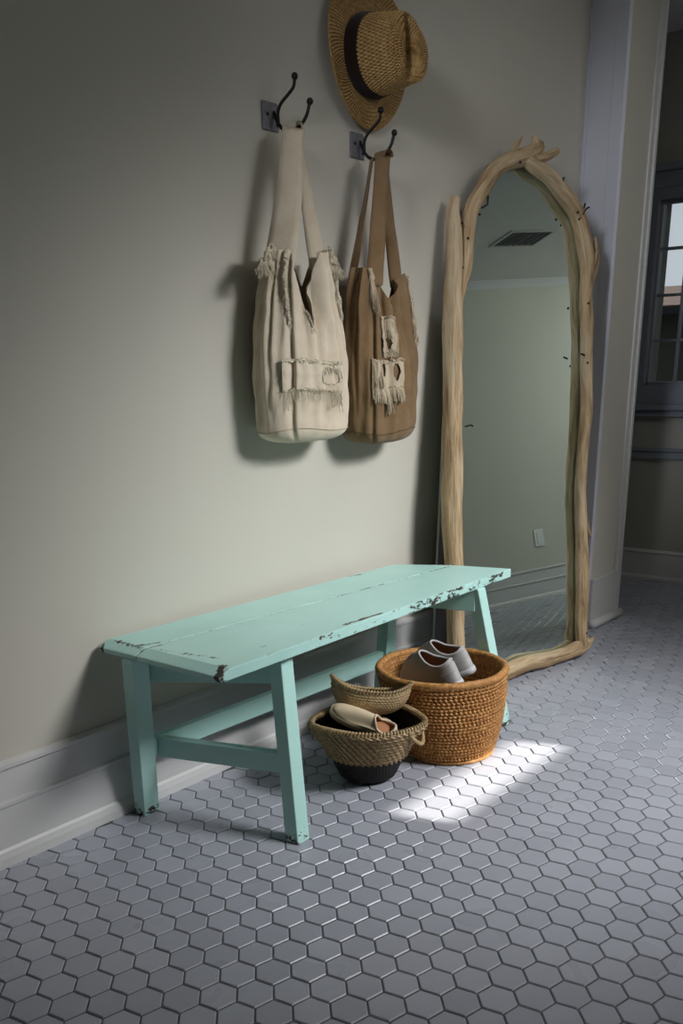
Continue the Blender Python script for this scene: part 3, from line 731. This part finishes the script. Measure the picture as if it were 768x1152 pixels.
def tote_cream():
    hp = (.655, -.07, 1.592)
    t, pt, rim, strap, cx, cy, zb = bag('tote_bag', 'cream canvas tote bag with frayed edges hanging on the left hook', .640, .868, .146, .060, 1.318, 1.322, 1.140, 1.245, -.15, .48, hp, (M['canvas'], M['canvas_dark']), 1.7, True)
    gl, gr = pt(PI, 1), pt(0, 1)
    # pointed shoulders
    strap((gl.x+.012, gl.y-.012, gl.z-.05), (hp[0]-.012, hp[1]-.006, hp[2]), .078, .058, -.75, -.45, (-.004, -.012, 0))
    strap((gr.x-.046, gr.y-.016, gr.z-.04), (hp[0]+.012, hp[1]+.006, hp[2]), .056, .046, -.15, .2, (.004, .004, 0))
    # turn of the strap over the hook
    mb = MB()
    def turn(u, v):
        a = PI*u; x = hp[0]-.014*math.cos(a); z = hp[2]-.002+.012*math.sin(a); d = lerp(-.026, .022, v)
        ang = lerp(-.45, 1.0-PI, u)
        return Vector((x+(.5*d*math.cos(-.6)), hp[1]+d*.9, z))
    mb.grid(turn, 14, 6); mb.grid(lambda u, v: turn(u, v)+Vector((0, 0, .0025)), 14, 6); mb.build('strap', M['canvas'], t)
    rnd = random.Random(5)
    # pocket panel with frayed top and bottom
    th0, th1 = 1.5*PI-.86, 1.5*PI+.52
    pk, f = patch(pt, th0, th1, .995, 1.062, .006, 80, 24, zb, rim, .006, 2.2, M['canvas'], t, 'pocket', lambda u, v: abs((u-.76)/.17)**3+abs((v-.52)/.30)**3 < 1)
    mb = MB(); fray(mb, rnd, [f(u/12, 1) for u in range(13)], .0019, 5, .0040); fray(mb, rnd, [f(u/12, 0) for u in range(13)], .0013, 3, .003)
    threads(mb, rnd, [f(u/12, 1) for u in range(13)], .012, .8, 70, .0006)
    threads(mb, rnd, [f(u/12, 0) for u in range(13)], .032, .6, 60, .0007, .8)
    threads(mb, rnd, [f(.02, 0), f(.12, 0)], .06, .3, 10, .0007)
    threads(mb, rnd, [f(.72, 0), f(.98, 0)], .055, .5, 16, .0009, 1.0)
    hp_ = [f(.76+.17*math.cos(k*PI/8), .52+.30*math.sin(k*PI/8)) for k in range(17)]; fray(mb, rnd, hp_, .0011, 3, .0022); threads(mb, rnd, hp_[:9], .018, .5, 40, .0007)
    for (u, w, h) in ((.42, .010, .016), (.56, .012, .020), (.85, .014, .034), (.8, .008, .04)):
        c = f(u, 0); mb.tube([c+Vector((w*math.sin(a), -.006-.004*math.sin(a*2), -h/2+h/2*math.cos(a))) for a in [2*PI*k/16 for k in range(17)]], .0008, 5)
    mb.build('fringe', M['thread'], pk)
    # frayed seam down the left front pleat
    mb = MB()
    sm = [pt(1.25*PI+lerp(.0, .10, k/8), lerp(1.0, .60, k/8), .004) for k in range(9)]
    fray(mb, rnd, sm, .0018, 5, .0055); threads(mb, rnd, sm, .022, .9, 140, .0008, 1)
    mb.build('frayed_edge', M['thread'], t); mb = MB()
    sr = [pt(1.80*PI, lerp(.96, .66, k/8), .004) for k in range(9)]
    fray(mb, rnd, sr, .0018, 5, .0055); threads(mb, rnd, sr, .022, .9, 140, .0008, 1)
    mb.build('frayed_edge', M['thread'], t); mb = MB()
    sb = [pt(1.0*PI+.12*k, 1, .002) for k in range(0, 4)]
    fray(mb, rnd, sb, .003, 5, .005)
    mb.build('frayed_edge', M['thread'], t); mb = MB()
    vn = [pt(1.5*PI-.36+.05*k, 1, .002) for k in range(0, 9)]
    fray(mb, rnd, vn[2:7], .0011, 3, .002); threads(mb, rnd, vn[2:6], .02, .5, 10)
    mb.build('frayed_edge', M['thread'], t)
    # torn ears at both shoulders
    def ear(c, w, h, dx, seed):
        mb = MB()
        def g(u, v):
            p = Vector(c)+Vector((dx*v*w, -.012*math.sin(v*2.2)-.004*u, (u-.5)*h*(1-.75*v)+.014*math.sin(v*4)))
            p += Vector((.006*nz(u*7, v*5, seed), .014*nz(u*5, v*5, seed+2), .012*nz(u*9, v*6, seed+5))); return p
        mb.grid(g, 10, 12); mb.grid(lambda u, v: g(u, v)+Vector((0, .002, 0)), 10, 12)
        o = mb.build('torn_flap', M['canvas'], t)
        mb = MB(); e = [g(k/5, 1) for k in range(6)]; fray(mb, rnd, e, .0013, 5, .005); threads(mb, rnd, e, .032, 1.2, 60, .0008, 1.2, .5); threads(mb, rnd, [g(1, k/5) for k in range(6)], .03, 1., 40, .0008, 1.); threads(mb, rnd, [g(0, k/5) for k in range(6)], .03, 1., 40, .0008, 1.)
        fray(mb, rnd, [g(0, k/5) for k in range(6)], .0012, 2, .003); fray(mb, rnd, [g(1, k/5) for k in range(6)], .0012, 2, .003)
        mb.build('fringe', M['thread'], o)
    L = pt(1.08*PI, .97); R = pt(1.9*PI, .97)
    ear((L.x+.004, L.y-.004, L.z-.012), .060, .055, -1, 3.); ear((R.x-.05, R.y-.012, R.z-.010), .048, .050, 1, 6.)
tote_cream()

def tote_brown():
    hp = (1.000, -.075, 1.576)
    t, pt, rim, strap, cx, cy, zb = bag('tote_bag', 'brown canvas tote bag with pale torn patches hanging on the right hook', .976, .842, .134, .058, 1.300, 1.290, 1.205, 1.17, -.02, .60, hp, (M['tan'], M['tan_dark']), 4.3, True)
    gl, gr = pt(PI, 1), pt(0, 1)
    strap((gl.x+.004, gl.y+.010, gl.z-.03), (hp[0]-.018, hp[1]+.018, hp[2]-.004), .045, .030, 1.2, .9, (0, .0, 0))
    strap((gl.x+.036, gl.y-.040, gl.z-.045), (hp[0]-.018, hp[1]-.018, hp[2]), .054, .046, -.35, -.35, (0, 0, 0))
    strap((gr.x-.030, gr.y-.018, gr.z-.035), (hp[0]+.016, hp[1]+.004, hp[2]), .046, .042, -.25, .1, (-.004, 0, 0))
    mb = MB()
    def turn(u, v):
        a = PI*u; x = hp[0]-.018*math.cos(a); z = hp[2]-.002+.014*math.sin(a); d = lerp(-.034, .018, v)
        return Vector((x+d*.25, hp[1]+d*.95, z))
    mb.grid(turn, 14, 6); mb.grid(lambda u, v: turn(u, v)+Vector((0, 0, .0025)), 14, 6); mb.build('strap', M['tan'], t)
    rnd = random.Random(9)
    hl = lambda u, v: ((u-.42)/.20)**2+((v-.40)/.26)**2 < 1
    p1, f1 = patch(pt, 1.5*PI-.42, 1.5*PI-.02, 1.075, 1.175, .004, 34, 34, zb, rim, .006, 5.2, M['thread2'], t, 'torn_patch', hl)
    mb = MB()
    for e in ([f1(k/6, 1) for k in range(7)], [f1(0, k/6) for k in range(7)], [f1(1, k/6) for k in range(7)], [f1(.42+.2*math.cos(k), .40+.26*math.sin(k)) for k in range(7)]):
        fray(mb, rnd, e, .0015, 3, .003)
    threads(mb, rnd, [f1(k/6, .95) for k in range(7)], .05, .35, 110, .0011, .6); threads(mb, rnd, [f1(k/6, .2) for k in range(7)], .02, .8, 40, .0008)
    mb.build('fringe', M['thread2'], p1)
    p2, f2 = patch(pt, 1.5*PI-.72, 1.5*PI+.16, .995, 1.065, .005, 40, 16, zb, rim, .008, 7.7, M['thread2'], t, 'torn_patch', lambda u, v: ((u-.72)/.10)**2+((v-.62)/.34)**2 < 1 or ((u-.32)/.07)**2+((v-.7)/.3)**2 < 1)
    mb = MB(); fray(mb, rnd, [f2(k/8, 1) for k in range(9)], .0016, 4, .004); fray(mb, rnd, [f2(k/8, 0) for k in range(9)], .0014, 2, .003)
    threads(mb, rnd, [f2(k/8, 0) for k in range(9)], .04, .35, 200, .0011, .6); threads(mb, rnd, [f2(0, 1), f2(.25, 1)], .07, .2, 90, .0011, .5)
    threads(mb, rnd, [f2(.42, 0), f2(.56, 0)], .068, .14, 60, .0011, .35); threads(mb, rnd, [f2(.8, 0), f2(.98, 0)], .045, .2, 30, .0009, .4)
    mb.build('fringe', M['thread2'], p2)
    mb = MB()
    sl = [pt(1.25*PI+.02*k, lerp(.985, .93, k/6), .004) for k in range(7)]
    fray(mb, rnd, sl, .0022, 5, .005); threads(mb, rnd, sl, .085, .2, 150, .0010, .4)
    mb.build('frayed_edge', M['thread2'], t); mb = MB()
    sr = [pt(1.80*PI-.01*k, lerp(.98, .60, k/8), .004) for k in range(9)]
    fray(mb, rnd, sr, .0022, 5, .0055); threads(mb, rnd, sr, .03, .7, 160, .0010, 1)
    mb.build('frayed_edge', M['thread2'], t)
tote_brown()

# ------------------------------------------------------------------ straw hat
def hat():
    cx, cz = 1.016, 1.823; tilt = .0
    t = empty('straw_hat', (cx, 0, cz), 'brown woven straw hat with a dark band hanging on the wall', 'hat')
    def braid(u, s, amp=.0026, n=120, w=.0100):
        row = s/w; return amp*(abs(math.sin(PI*row))**.6-.5)+amp*.7*math.sin(2*PI*u*n+PI*int(row))*math.sin(PI*(row % 1))
    R0, R1 = .096, .170
    def wave(u): return .010*math.sin(2*PI*u*2+.6)
    def brim(u, v, off=0):
        r = lerp(R0-.012, R1, v); th = 2*PI*u; hx = -.018*(1-v)
        y = -.012-.016*(1-v)-(.010*math.sin(th*2+.6)+.006)*v*v-.004
        y = min(y, -.004-abs(off))
        return Vector((cx+hx+r*math.cos(th), y-braid(u, r, n=110)*(1 if off == 0 else 0)+off, cz-.012*(1-v)+r*math.sin(th)))
    mb = MB(); mb.grid(lambda u, v: brim(u, v), 480, 56, True, at=lambda u, v: (lerp(R0-.012, R1, v)/.0100, u*220, 0)); mb.grid(lambda u, v: brim(u, 1-v, .003), 240, 20, True)
    mb.build('brim', M['hat'], t, attr=True)
    mb = MB(); mb.tube([brim(k/120, 1, .0015) for k in range(121)], .0032, 8, cap=False); mb.build('brim_edge', M['hat'], t)
    DX, DZ = .004, -.006
    Hc = .150
    def crown(u, v):
        th = 2*PI*u
        # side 0..0.62 ; shoulder ; top
        if v < .66:
            k = v/.66; r = lerp(R0, .080, k); y = -.030-Hc*k*.86
        else:
            k = (v-.66)/.34; r = .080*math.cos(k*PI/2)**.75 if k < 1 else 0; y = -.030-Hc*(.86+.14*math.sin(k*PI/2))
        ex = 1.0+.05*math.cos(2*th)
        # lengthwise crease on top and a pinch at the front sides
        kt = sst(.55, 1, v); px = math.cos(th)*r; pz = math.sin(th)*r*ex
        dent = .040*math.exp(-(px/.026)**2)*sst(.62, .9, v)*(1-.35*math.exp(-((pz+.05)/.04)**2))
        pin = .013*math.exp(-((((th/PI) % 2)-1.55)/.12)**2)*sst(.3, .8, v)+.013*math.exp(-((((th/PI) % 2)-.25)/.16)**2)*sst(.3, .8, v)
        rr = math.hypot(px, pz)
        if rr > 1e-6: px -= px/rr*pin; pz -= pz/rr*pin
        s_ = v*.19; b = braid(u, s_, .0030, 66, .0105)
        if rr > 1e-6 and v < .9: px += px/rr*b; pz += pz/rr*b
        return Vector((cx-.020+DX*v*1.6+px, y+dent-(b if v > .6 else 0), cz-.012+DZ*v+pz))
    mb = MB(); mb.grid(crown, 528, 120, True, at=lambda u, v: (v*.19/.0105, u*132, 0)); mb.build('crown', M['hat'], t, attr=True)
    mb = MB()
    def band(u, v):
        p = crown(u, lerp(.0, .20, v)); c = Vector((cx-.02, p.y, cz-.012)); d = (p-c); d.y = 0
        return p+d.normalized()*(.0028+.001*math.sin(v*PI))
    mb.grid(band, 160, 6, True); mb.build('hat_band', M['band'], t)
hat()

# ------------------------------------------------------------------ baskets
def brown_basket():
    c0, r0, c1, r1, H = Vector((.822, -.440, 0)), .124, Vector((.836, -.402, 0)), .184, .243
    t = empty('wicker_basket', (c0.x, c0.y, 0), 'large round brown wicker basket holding grey shoes, beside the mirror', 'basket')
    rows, st = 24, 84
    def prof(v): return lerp(r0, r1, v**.8)+.007*math.sin(v*PI)
    def f(u, v, inner=False):
        th = 2*PI*u; z = lerp(.004, H-.008, v); row = v*rows; ri = int(row); fr = row % 1
        r = prof(v)
        if inner: r -= .009
        coil = math.sin(PI*fr)**.7 if 0 < fr < 1 else 0
        ph = u*st+.5*(ri % 2)+.25*math.sin(ri*1.7)
        sti = abs(math.sin(PI*ph))**.8
        d = .0080*coil*(.25+.75*sti)-.003
        d += .0012*nz(math.cos(th)*9, math.sin(th)*9, v*14)
        zz = z+.0016*math.sin(2*PI*ph)*coil
        if inner: d = -d*.8
        if v < .05: r -= .010*(1-v/.05)**2
        c = c0.lerp(c1, v); r += d
        return Vector((c.x+r*math.cos(th), c.y+r*math.sin(th), zz+.004*nz(math.cos(th)*1.5, math.sin(th)*1.5, 3)*v))
    mb = MB(); mb.grid(f, 84*9, 24*7+1, True, at=lambda u, v: (v*rows, u*st*2, 0)); mb.grid(lambda u, v: f(u, 1-v, True), 416, 79, True)
    mb.add([(c0.x+(r0-.01)*math.cos(a), c0.y+(r0-.01)*math.sin(a), .006) for a in [2*PI*k/48 for k in range(48)]], [tuple(range(48))])
    mb.add([(c0.x+(r0-.008)*math.cos(a), c0.y+(r0-.008)*math.sin(a), .004) for a in [2*PI*k/48 for k in range(48)]], [tuple(reversed(range(48)))])
    mb.build('basket_body', M['rattan'], t, attr=True)
    mb = MB(); n = 420
    core = []
    def rimp(a): return Vector((c1.x+(r1-.003)*math.cos(a), c1.y+(r1-.003)*math.sin(a), H-.004+.004*nz(math.cos(a)*1.5, math.sin(a)*1.5, 3)))
    mb.tube([rimp(2*PI*k/n) for k in range(n+1)], [.0098+.0014*abs(math.sin(PI*k*.42))+.001*nz(k*.2, 0, 0) for k in range(n+1)], 12, cap=False)
    mb.build('rim', M['rattan'], t)
    mb = MB()
    mb.tube([(c0.x+(r0+.001)*math.cos(2*PI*k/120), c0.y+(r0+.001)*math.sin(2*PI*k/120), .007) for k in range(121)], .006, 8, cap=False)
    mb.build('foot_ring', M['rattan'], t)
brown_basket()

SB0, SB1, SBH, SBR = Vector((.530, -.366, 0)), Vector((.508, -.385, 0)), .176, .131
def small_basket():
    t = empty('wicker_basket', (SB0.x, SB0.y, 0), 'smaller two-tone basket, black below and straw above, holding cream shoes', 'basket')
    r0, r1, H = .070, SBR, SBH
    def cen(v): return SB0.lerp(SB1, v)
    def prof(v): return lerp(r0, r1, min(1, v*1.05)**.85)
    HA = math.radians(-62); HB = math.radians(140)
    def flare(th, v):
        g = sum(math.exp(-((((th-h+PI) % (2*PI))-PI)/.42)**2) for h in (HA, HB)); return .020*g*sst(.55, 1, v)
    def f(u, v, off=0, amp=1, rows=22, st=70, sk=.9):
        th = 2*PI*u; row = v*rows; ri = int(row); fr = row % 1
        coil = math.sin(PI*fr)**.7 if 0 < fr < 1 else 0
        ph = u*st+sk*row*.5
        d = amp*(.0030*coil*(.4+.6*abs(math.sin(PI*ph))))
        r = prof(v)+flare(th, v)+d+off; c = cen(v)
        if v < .06: r -= .008*(1-v/.06)**2
        return Vector((c.x+r*math.cos(th), c.y+r*math.sin(th), lerp(.003, H, v)+amp*.0012*math.sin(2*PI*ph)*coil+.003*math.sin(2*th+1)*v))
    def hole(h0):
        def g(u, v):
            th = 2*PI*u; d = ((th-h0+PI) % (2*PI))-PI
            return (d/.36)**2+((v-.79)/.10)**2 < 1
        return g
    S = .44
    hh = hole(HA)
    mb = MB(); mb.grid(lambda u, v: f(u, v*S, 0, .7, 30, 60, .2), 480, 90, True)
    mb.add([(SB0.x+(r0-.006)*math.cos(a), SB0.y+(r0-.006)*math.sin(a), .003) for a in [2*PI*k/40 for k in range(40)]], [tuple(reversed(range(40)))])
    mb.build('lower_body', M['blackgrass'], t)
    mb = MB(); mb.grid(lambda u, v: f(u, lerp(S, 1, v), .004, 2.6, 15, 44, 3.0), 560, 74, True, 0, lambda u, v: hh(u, lerp(S, 1, v)))
    mb.build('upper_body', M['seagrass'], t)
    mb = MB(); mb.grid(lambda u, v: f(u, 1-v*.985, -.004, .4, 22, 60, .2), 300, 60, True, 0, lambda u, v: hh(u, 1-v*.985))
    mb.add([(SB0.x+(r0-.008)*math.cos(a), SB0.y+(r0-.008)*math.sin(a), .006) for a in [2*PI*k/40 for k in range(40)]], [tuple(range(40))])
    mb.build('inner_wall', M['blackgrass'], t)
    # stitched rim: core plus whipping
    mb = MB(); n = 200
    rp = lambda a, o=0, z=0: f((a/(2*PI)) % 1, 1, o, 0)+Vector((0, 0, z))
    mb.tube([rp(2*PI*k/n, -.001, .001) for k in range(n+1)], .0058, 8, cap=False)
    W = 92; q = []
    for k in range(W*12+1):
        a = 2*PI*k/(W*12); ph = 2*PI*k/12; q.append(rp(a, .0073*math.cos(ph), .001+.0073*math.sin(ph)))
    mb.tube(q, .0016, 5, cap=False)
    mb.build('rim', M['seagrass'], t)
    # braided loop handle below the opening
    mb = MB(); q0 = []
    for k in range(41):
        s_ = k/40; a = HA+lerp(-.56, .56, s_); v = .99-.33*math.sin(PI*s_)**.8
        q0.append(f((a/(2*PI)) % 1, v, .006+.024*math.sin(PI*s_), 0))
    for ph in (0, 2.1, 4.2):
        mb.tube([p+Vector((.0028*math.cos(i*1.1+ph), .0028*math.sin(i*1.1+ph)*.7, .0028*math.sin(i*1.1+ph))) for i, p in enumerate(q0)], .0034, 7)
    mb.build('handle', M['seagrass'], t)
small_basket()

def boat_basket():
    # oval bowl, tilted, lying in the mouth of the small basket
    o = Vector((.570, -.348, .231)); 
    ax = Vector((.62, -.74, -.12)).normalized(); side = Vector((.62, .60, -.20)); side = (side-ax*side.dot(ax)).normalized(); up = ax.cross(side); up = up if up.z > 0 else -up
    t = empty('boat_basket', tuple(o-up*.03), 'small boat-shaped woven straw bowl lying tilted on top of the cream shoes', 'basket')
    L, Wd, D = .108, .058, .062
    def f(u, v, off=0, amp=1):
        th = 2*PI*u; k = v; rr = math.sin(k*PI/2)**.75 if k > 0 else 0
        row = v*14; fr = row % 1; coil = math.sin(PI*fr)**.7 if 0 < fr < 1 else 0
        d = amp*.0024*coil*(.4+.6*abs(math.sin(PI*(u*64+.8*row))))+off
        c, s = math.cos(th), math.sin(th)
        a = (L+d)*rr*math.copysign(abs(c)**1.05, c); b = (Wd+d)*rr*s
        h = -D*math.cos(k*PI/2)**.8 if k < 1 else 0
        h += (.030*c*c*abs(c))*k*k - d*math.cos(k*PI/2)
        return o+ax*a+side*b+up*h
    mb = MB(); mb.grid(lambda u, v: f(u, v), 400, 70, True); mb.build('bowl', M['seagrass'], t)
    mb = MB(); mb.grid(lambda u, v: f(u, 1-v, -.003, .3), 200, 30, True); mb.build('inner_wall', M['blackgrass'], t)
    mb = MB(); n = 160
    mb.tube([f(k/n, 1, -.001, 0) for k in range(n+1)], .0040, 7, cap=False)
    W = 74; q = []
    for k in range(W*10+1):
        u = k/(W*10); ph = 2*PI*k/10; p = f(u % 1, 1, .0052*math.cos(ph), 0); q.append(p+up*.0052*math.sin(ph))
    mb.tube(q, .0014, 5, cap=False); mb.build('rim', M['seagrass'], t)
boat_basket()

# ------------------------------------------------------------------ shoes
def shoe(name, label, origin, toe_dir, up_hint, L, W, mats, op, group=None, heelh=.07, cream=False, roll=0):
    """origin = heel bottom; toe_dir = direction heel->toe. op = (back, front, halfwidth, throat height)"""
    X = Vector(toe_dir).normalized(); Zr = Vector(up_hint); Z = (Zr-X*Zr.dot(X)).normalized(); Y = Z.cross(X)
    O = Vector(origin)
    def G(p): return O+X*p[0]+Y*p[1]+Z*p[2]
    t = empty(name, tuple(O), label, 'shoe', group)
    def foot(th, k=1):
        # footprint outline, th=0 toe, pi heel
        c, s = math.cos(th), math.sin(th)
        x = L*.5+L*.5*c
        w = W*.5*(.80+.20*sst(.3, .75, x/L))*(1-.10*math.exp(-((x/L-.42)/.12)**2))
        y = w*math.copysign(abs(s)**.72, s)
        return L*.5+(x-L*.5)*k, y*k
    def opening(th):
        c, s = math.cos(th), math.sin(th)
        xm, xr = (op[0]+op[1])/2, (op[1]-op[0])/2
        x = xm+xr*c; y = op[2]*math.copysign(abs(s)**.85, s)*(1-.25*max(0, c))
        z = lerp(heelh, op[3], sst(-1, 1, c))-.014*abs(s)**1.5
        if c > .4: z += .012*sst(.4, 1, c)
        return x, y, z
    sole_h = .020
    def up(u, v, off=0):
        th = 2*PI*u; fx, fy = foot(th, .985); ox, oy, oz = opening(th)
        k = v; c = math.cos(th)
        bul = math.sin(k*PI/2)
        # rise first, then close in
        kk = k**1.25
        toe = sst(.1, 1, c)
        kx = lerp(k**1.6, k**1.15, toe); kz = lerp(math.sin(k*PI/2)**.9, math.sin(k*PI/2)**.62, toe)
        x, y = lerp(fx, ox, kx), lerp(fy, oy, lerp(k**1.3, k, toe)); z = lerp(sole_h, oz, kz)
        if off:
            n = Vector((x-(op[0]+op[1])/2, y, 0)); n = n.normalized() if n.length > 0 else n
            x -= n.x*off; y -= n.y*off; z -= off*k
        return G((x, y, z))
    mb = MB(); mb.grid(up, 72, 26, True); mb.grid(lambda u, v: up(u, 1-v, .0035), 72, 26, True, 1)
    mb.add([G((foot(2*PI*k/48, .9)[0], foot(2*PI*k/48, .9)[1], sole_h+.001)) for k in range(48)], [tuple(range(48))], 1)
    mb.build('upper', [mats[0], mats[1]], t)
    mb = MB(); mb.tube([Vector(G(opening(2*PI*k/64)))-Z*.001 for k in range(65)], .0036, 8, cap=False); mb.build('collar', mats[0], t)
    mb = MB()
    def sl(u, v):
        th = 2*PI*u; prof = [(.94, .0), (1.02, .002), (1.045, .010), (1.03, .019), (.97, .0205)]
        k, z = prof[int(round(v*4))]; x, y = foot(th, k); return G((x, y, z))
    mb.grid(sl, 64, 5, True); mb.add([G((*foot(2*PI*k/64, .94), 0)) for k in range(64)], [tuple(reversed(range(64)))])
    mb.build('sole', mats[2], t)
    if not cream:
        # heel counter, and the tongue inside the throat
        mb = MB(); mb.grid(lambda u, v: up(lerp(.37, .63, u), lerp(.02, .62-.18*abs(u-.5)*2, v), -.0022), 26, 10); mb.build('heel_counter', mats[0], t)
        mb = MB()
        for s_ in (.30, .62):
            mb.tube([up(lerp(.36, .64, k/20), s_, -.0026) for k in range(21)], .0011, 5)
        mb.build('stitching', mats[0], t)
    return t
sg = (M['shoe'], M['lining'], M['sole'])
shoe('sneaker', 'grey slip-on sneaker, left of the pair standing heel up in the brown basket', (.788, -.502, .214), (.08, 1, -.34), (-.2, -.05, 1), .215, .086, sg, (.008, .100, .029, .112), 'pair of grey sneakers', heelh=.084)
shoe('sneaker', 'grey slip-on sneaker, right of the pair standing heel up in the brown basket', (.893, -.478, .222), (.02, 1, -.38), (-.2, -.05, 1), .215, .084, sg, (.008, .100, .029, .112), 'pair of grey sneakers', heelh=.084)
cg = (M['creamshoe'], M['insole'], M['creamshoe'])
shoe('flat_shoe', 'cream leather shoe with tan lining, front one in the small basket', (.535, -.455, .128), (-.42, .80, .35), (-.35, -.35, 1), .185, .064, cg, (.010, .070, .024, .040), 'pair of cream shoes', heelh=.040, cream=True)
shoe('flat_shoe', 'cream leather shoe with tan lining, half hidden behind the other in the small basket', (.572, -.412, .118), (-.30, .80, .30), (-.3, -.3, 1), .160, .060, cg, (.010, .066, .023, .038), 'pair of cream shoes', heelh=.038, cream=True)

# ------------------------------------------------------------------ outside: neighbour house beyond the window, ground
def outside():
    mb = MB(); mb.box(XF+.5, 40, -25, 25, -1.2, -1.1); struct(mb.build('ground', m_paint('lawn', srgb(70, 78, 52), .1, .95)))
    t = empty('house', (15, 0, -1.1), 'neighbouring house with a brown shingle roof seen through the far window', 'house')
    mb = MB(); mb.box(13.5, 19, -9, 7, -1.1, 1.75); mb.build('house_wall', M['housewall'], t, smooth=False)
    mb = MB(); mb.prism([(12.9, -9.5, 1.68), (12.9, -9.5, 1.78), (15.6, -9.5, 2.21), (19.6, -9.5, 1.78), (19.6, -9.5, 1.68)], (0, 17, 0)); mb.build('roof', M['roof'], t, smooth=False)
    mb = MB(); mb.box(12.8, 12.9, -9.5, 7.5, 1.66, 1.76); mb.build('gutter', M['void'], t, smooth=False)
outside()

# ------------------------------------------------------------------ light
w = bpy.data.worlds.new('sky'); scn.world = w; w.use_nodes = True
nt = w.node_tree; nt.nodes.clear()
bg = nt.nodes.new('ShaderNodeBackground'); wo = nt.nodes.new('ShaderNodeOutputWorld'); nt.links.new(bg.outputs[0], wo.inputs[0])
tc = nt.nodes.new('ShaderNodeTexCoord'); no = nt.nodes.new('ShaderNodeTexNoise'); no.inputs['Scale'].default_value = 3.5; no.inputs['Detail'].default_value = 6
rp = nt.nodes.new('ShaderNodeValToRGB'); nt.links.new(tc.outputs['Generated'], no.inputs['Vector']); nt.links.new(no.outputs[0], rp.inputs[0])
rp.color_ramp.elements[0].position = .35; rp.color_ramp.elements[0].color = srgb(172, 196, 214)
rp.color_ramp.elements[1].position = .62; rp.color_ramp.elements[1].color = srgb(222, 224, 226)
nt.links.new(rp.outputs[0], bg.inputs[0]); bg.inputs[1].default_value = .85

def aim(o, tgt): o.rotation_euler = (Vector(tgt)-o.location).to_track_quat('-Z', 'Y').to_euler()
def light(name, kind, loc, tgt, energy, color, **k):
    d = bpy.data.lights.new(name, kind); d.energy = energy; d.color = color
    for a, v in k.items(): setattr(d, a, v)
    o = link(bpy.data.objects.new(name, d)); o.location = loc; aim(o, tgt); return o
# sun through the narrow window
SD = Vector((.33, -.94, .60))
light('sun', 'SUN', (8, 0, 6), Vector((8, 0, 6))-SD, 11.5, (1, .95, .86), angle=.012)
# unseen spot added as key light, cone shaped to darken the corners
light('added_key_spot', 'SPOT', (1.25, -2.45, 2.3), (.86, -.45, .46), 520, (.98, .985, 1.0), spot_size=math.radians(63), spot_blend=1.0, shadow_soft_size=.5)
light('added_cheek_spot', 'SPOT', (-1.35, -.95, 2.1), (2.36, -.08, 1.35), 110, (.90, .93, 1.0), spot_size=math.radians(26), spot_blend=1.0, shadow_soft_size=.2)  # no window here; spot added to brighten the column cheek
light('added_fill', 'AREA', (1.8, -1.5, 2.34), (1.8, -1.3, 0), 4.5, (1, .98, .95), size=.9)  # unseen area light added as soft fill on the right
light('added_mirror_fill', 'AREA', (5.7, -2.2, 2.3), (4.6, -2.6, 0), 34, (.95, .99, 1.0), size=1.0)  # added area light, brightens what the mirror reflects

# ------------------------------------------------------------------ camera
F, pitch, roll, wy = 1064.75, .36221685, -.01904014, .8918823
cy_, sy_ = math.cos(wy), math.sin(wy); cp, sp = math.cos(pitch), math.sin(pitch); cr, sr = math.cos(roll), math.sin(roll)
Rz = Matrix(((cy_, -sy_, 0), (sy_, cy_, 0), (0, 0, 1))); B = Matrix(((1, 0, 0), (0, 0, -1), (0, 1, 0)))
Rx = Matrix(((1, 0, 0), (0, cp, -sp), (0, sp, cp))); Rr = Matrix(((cr, -sr, 0), (sr, cr, 0), (0, 0, 1)))
R = Rr @ Rx @ B @ Rz
cam = bpy.data.cameras.new('camera'); co = link(bpy.data.objects.new('camera', cam))
mw = Matrix((R[0], -R[1], -R[2])).transposed().to_4x4(); mw.translation = Vector((-1.3552, -1.82, 1.05)); co.matrix_world = mw
cam.sensor_fit = 'VERTICAL'; cam.sensor_height = 36; cam.lens = F*36/1152
cam.shift_x = -(391.045-384)/1152; cam.shift_y = (815.9-576)/1152; cam.clip_start = .05; cam.clip_end = 200
scn.camera = co
vs = scn.view_settings; vs.view_transform = 'Standard'; vs.look = 'None'; vs.gamma = 1; vs.exposure = .10; vs.use_curve_mapping = False
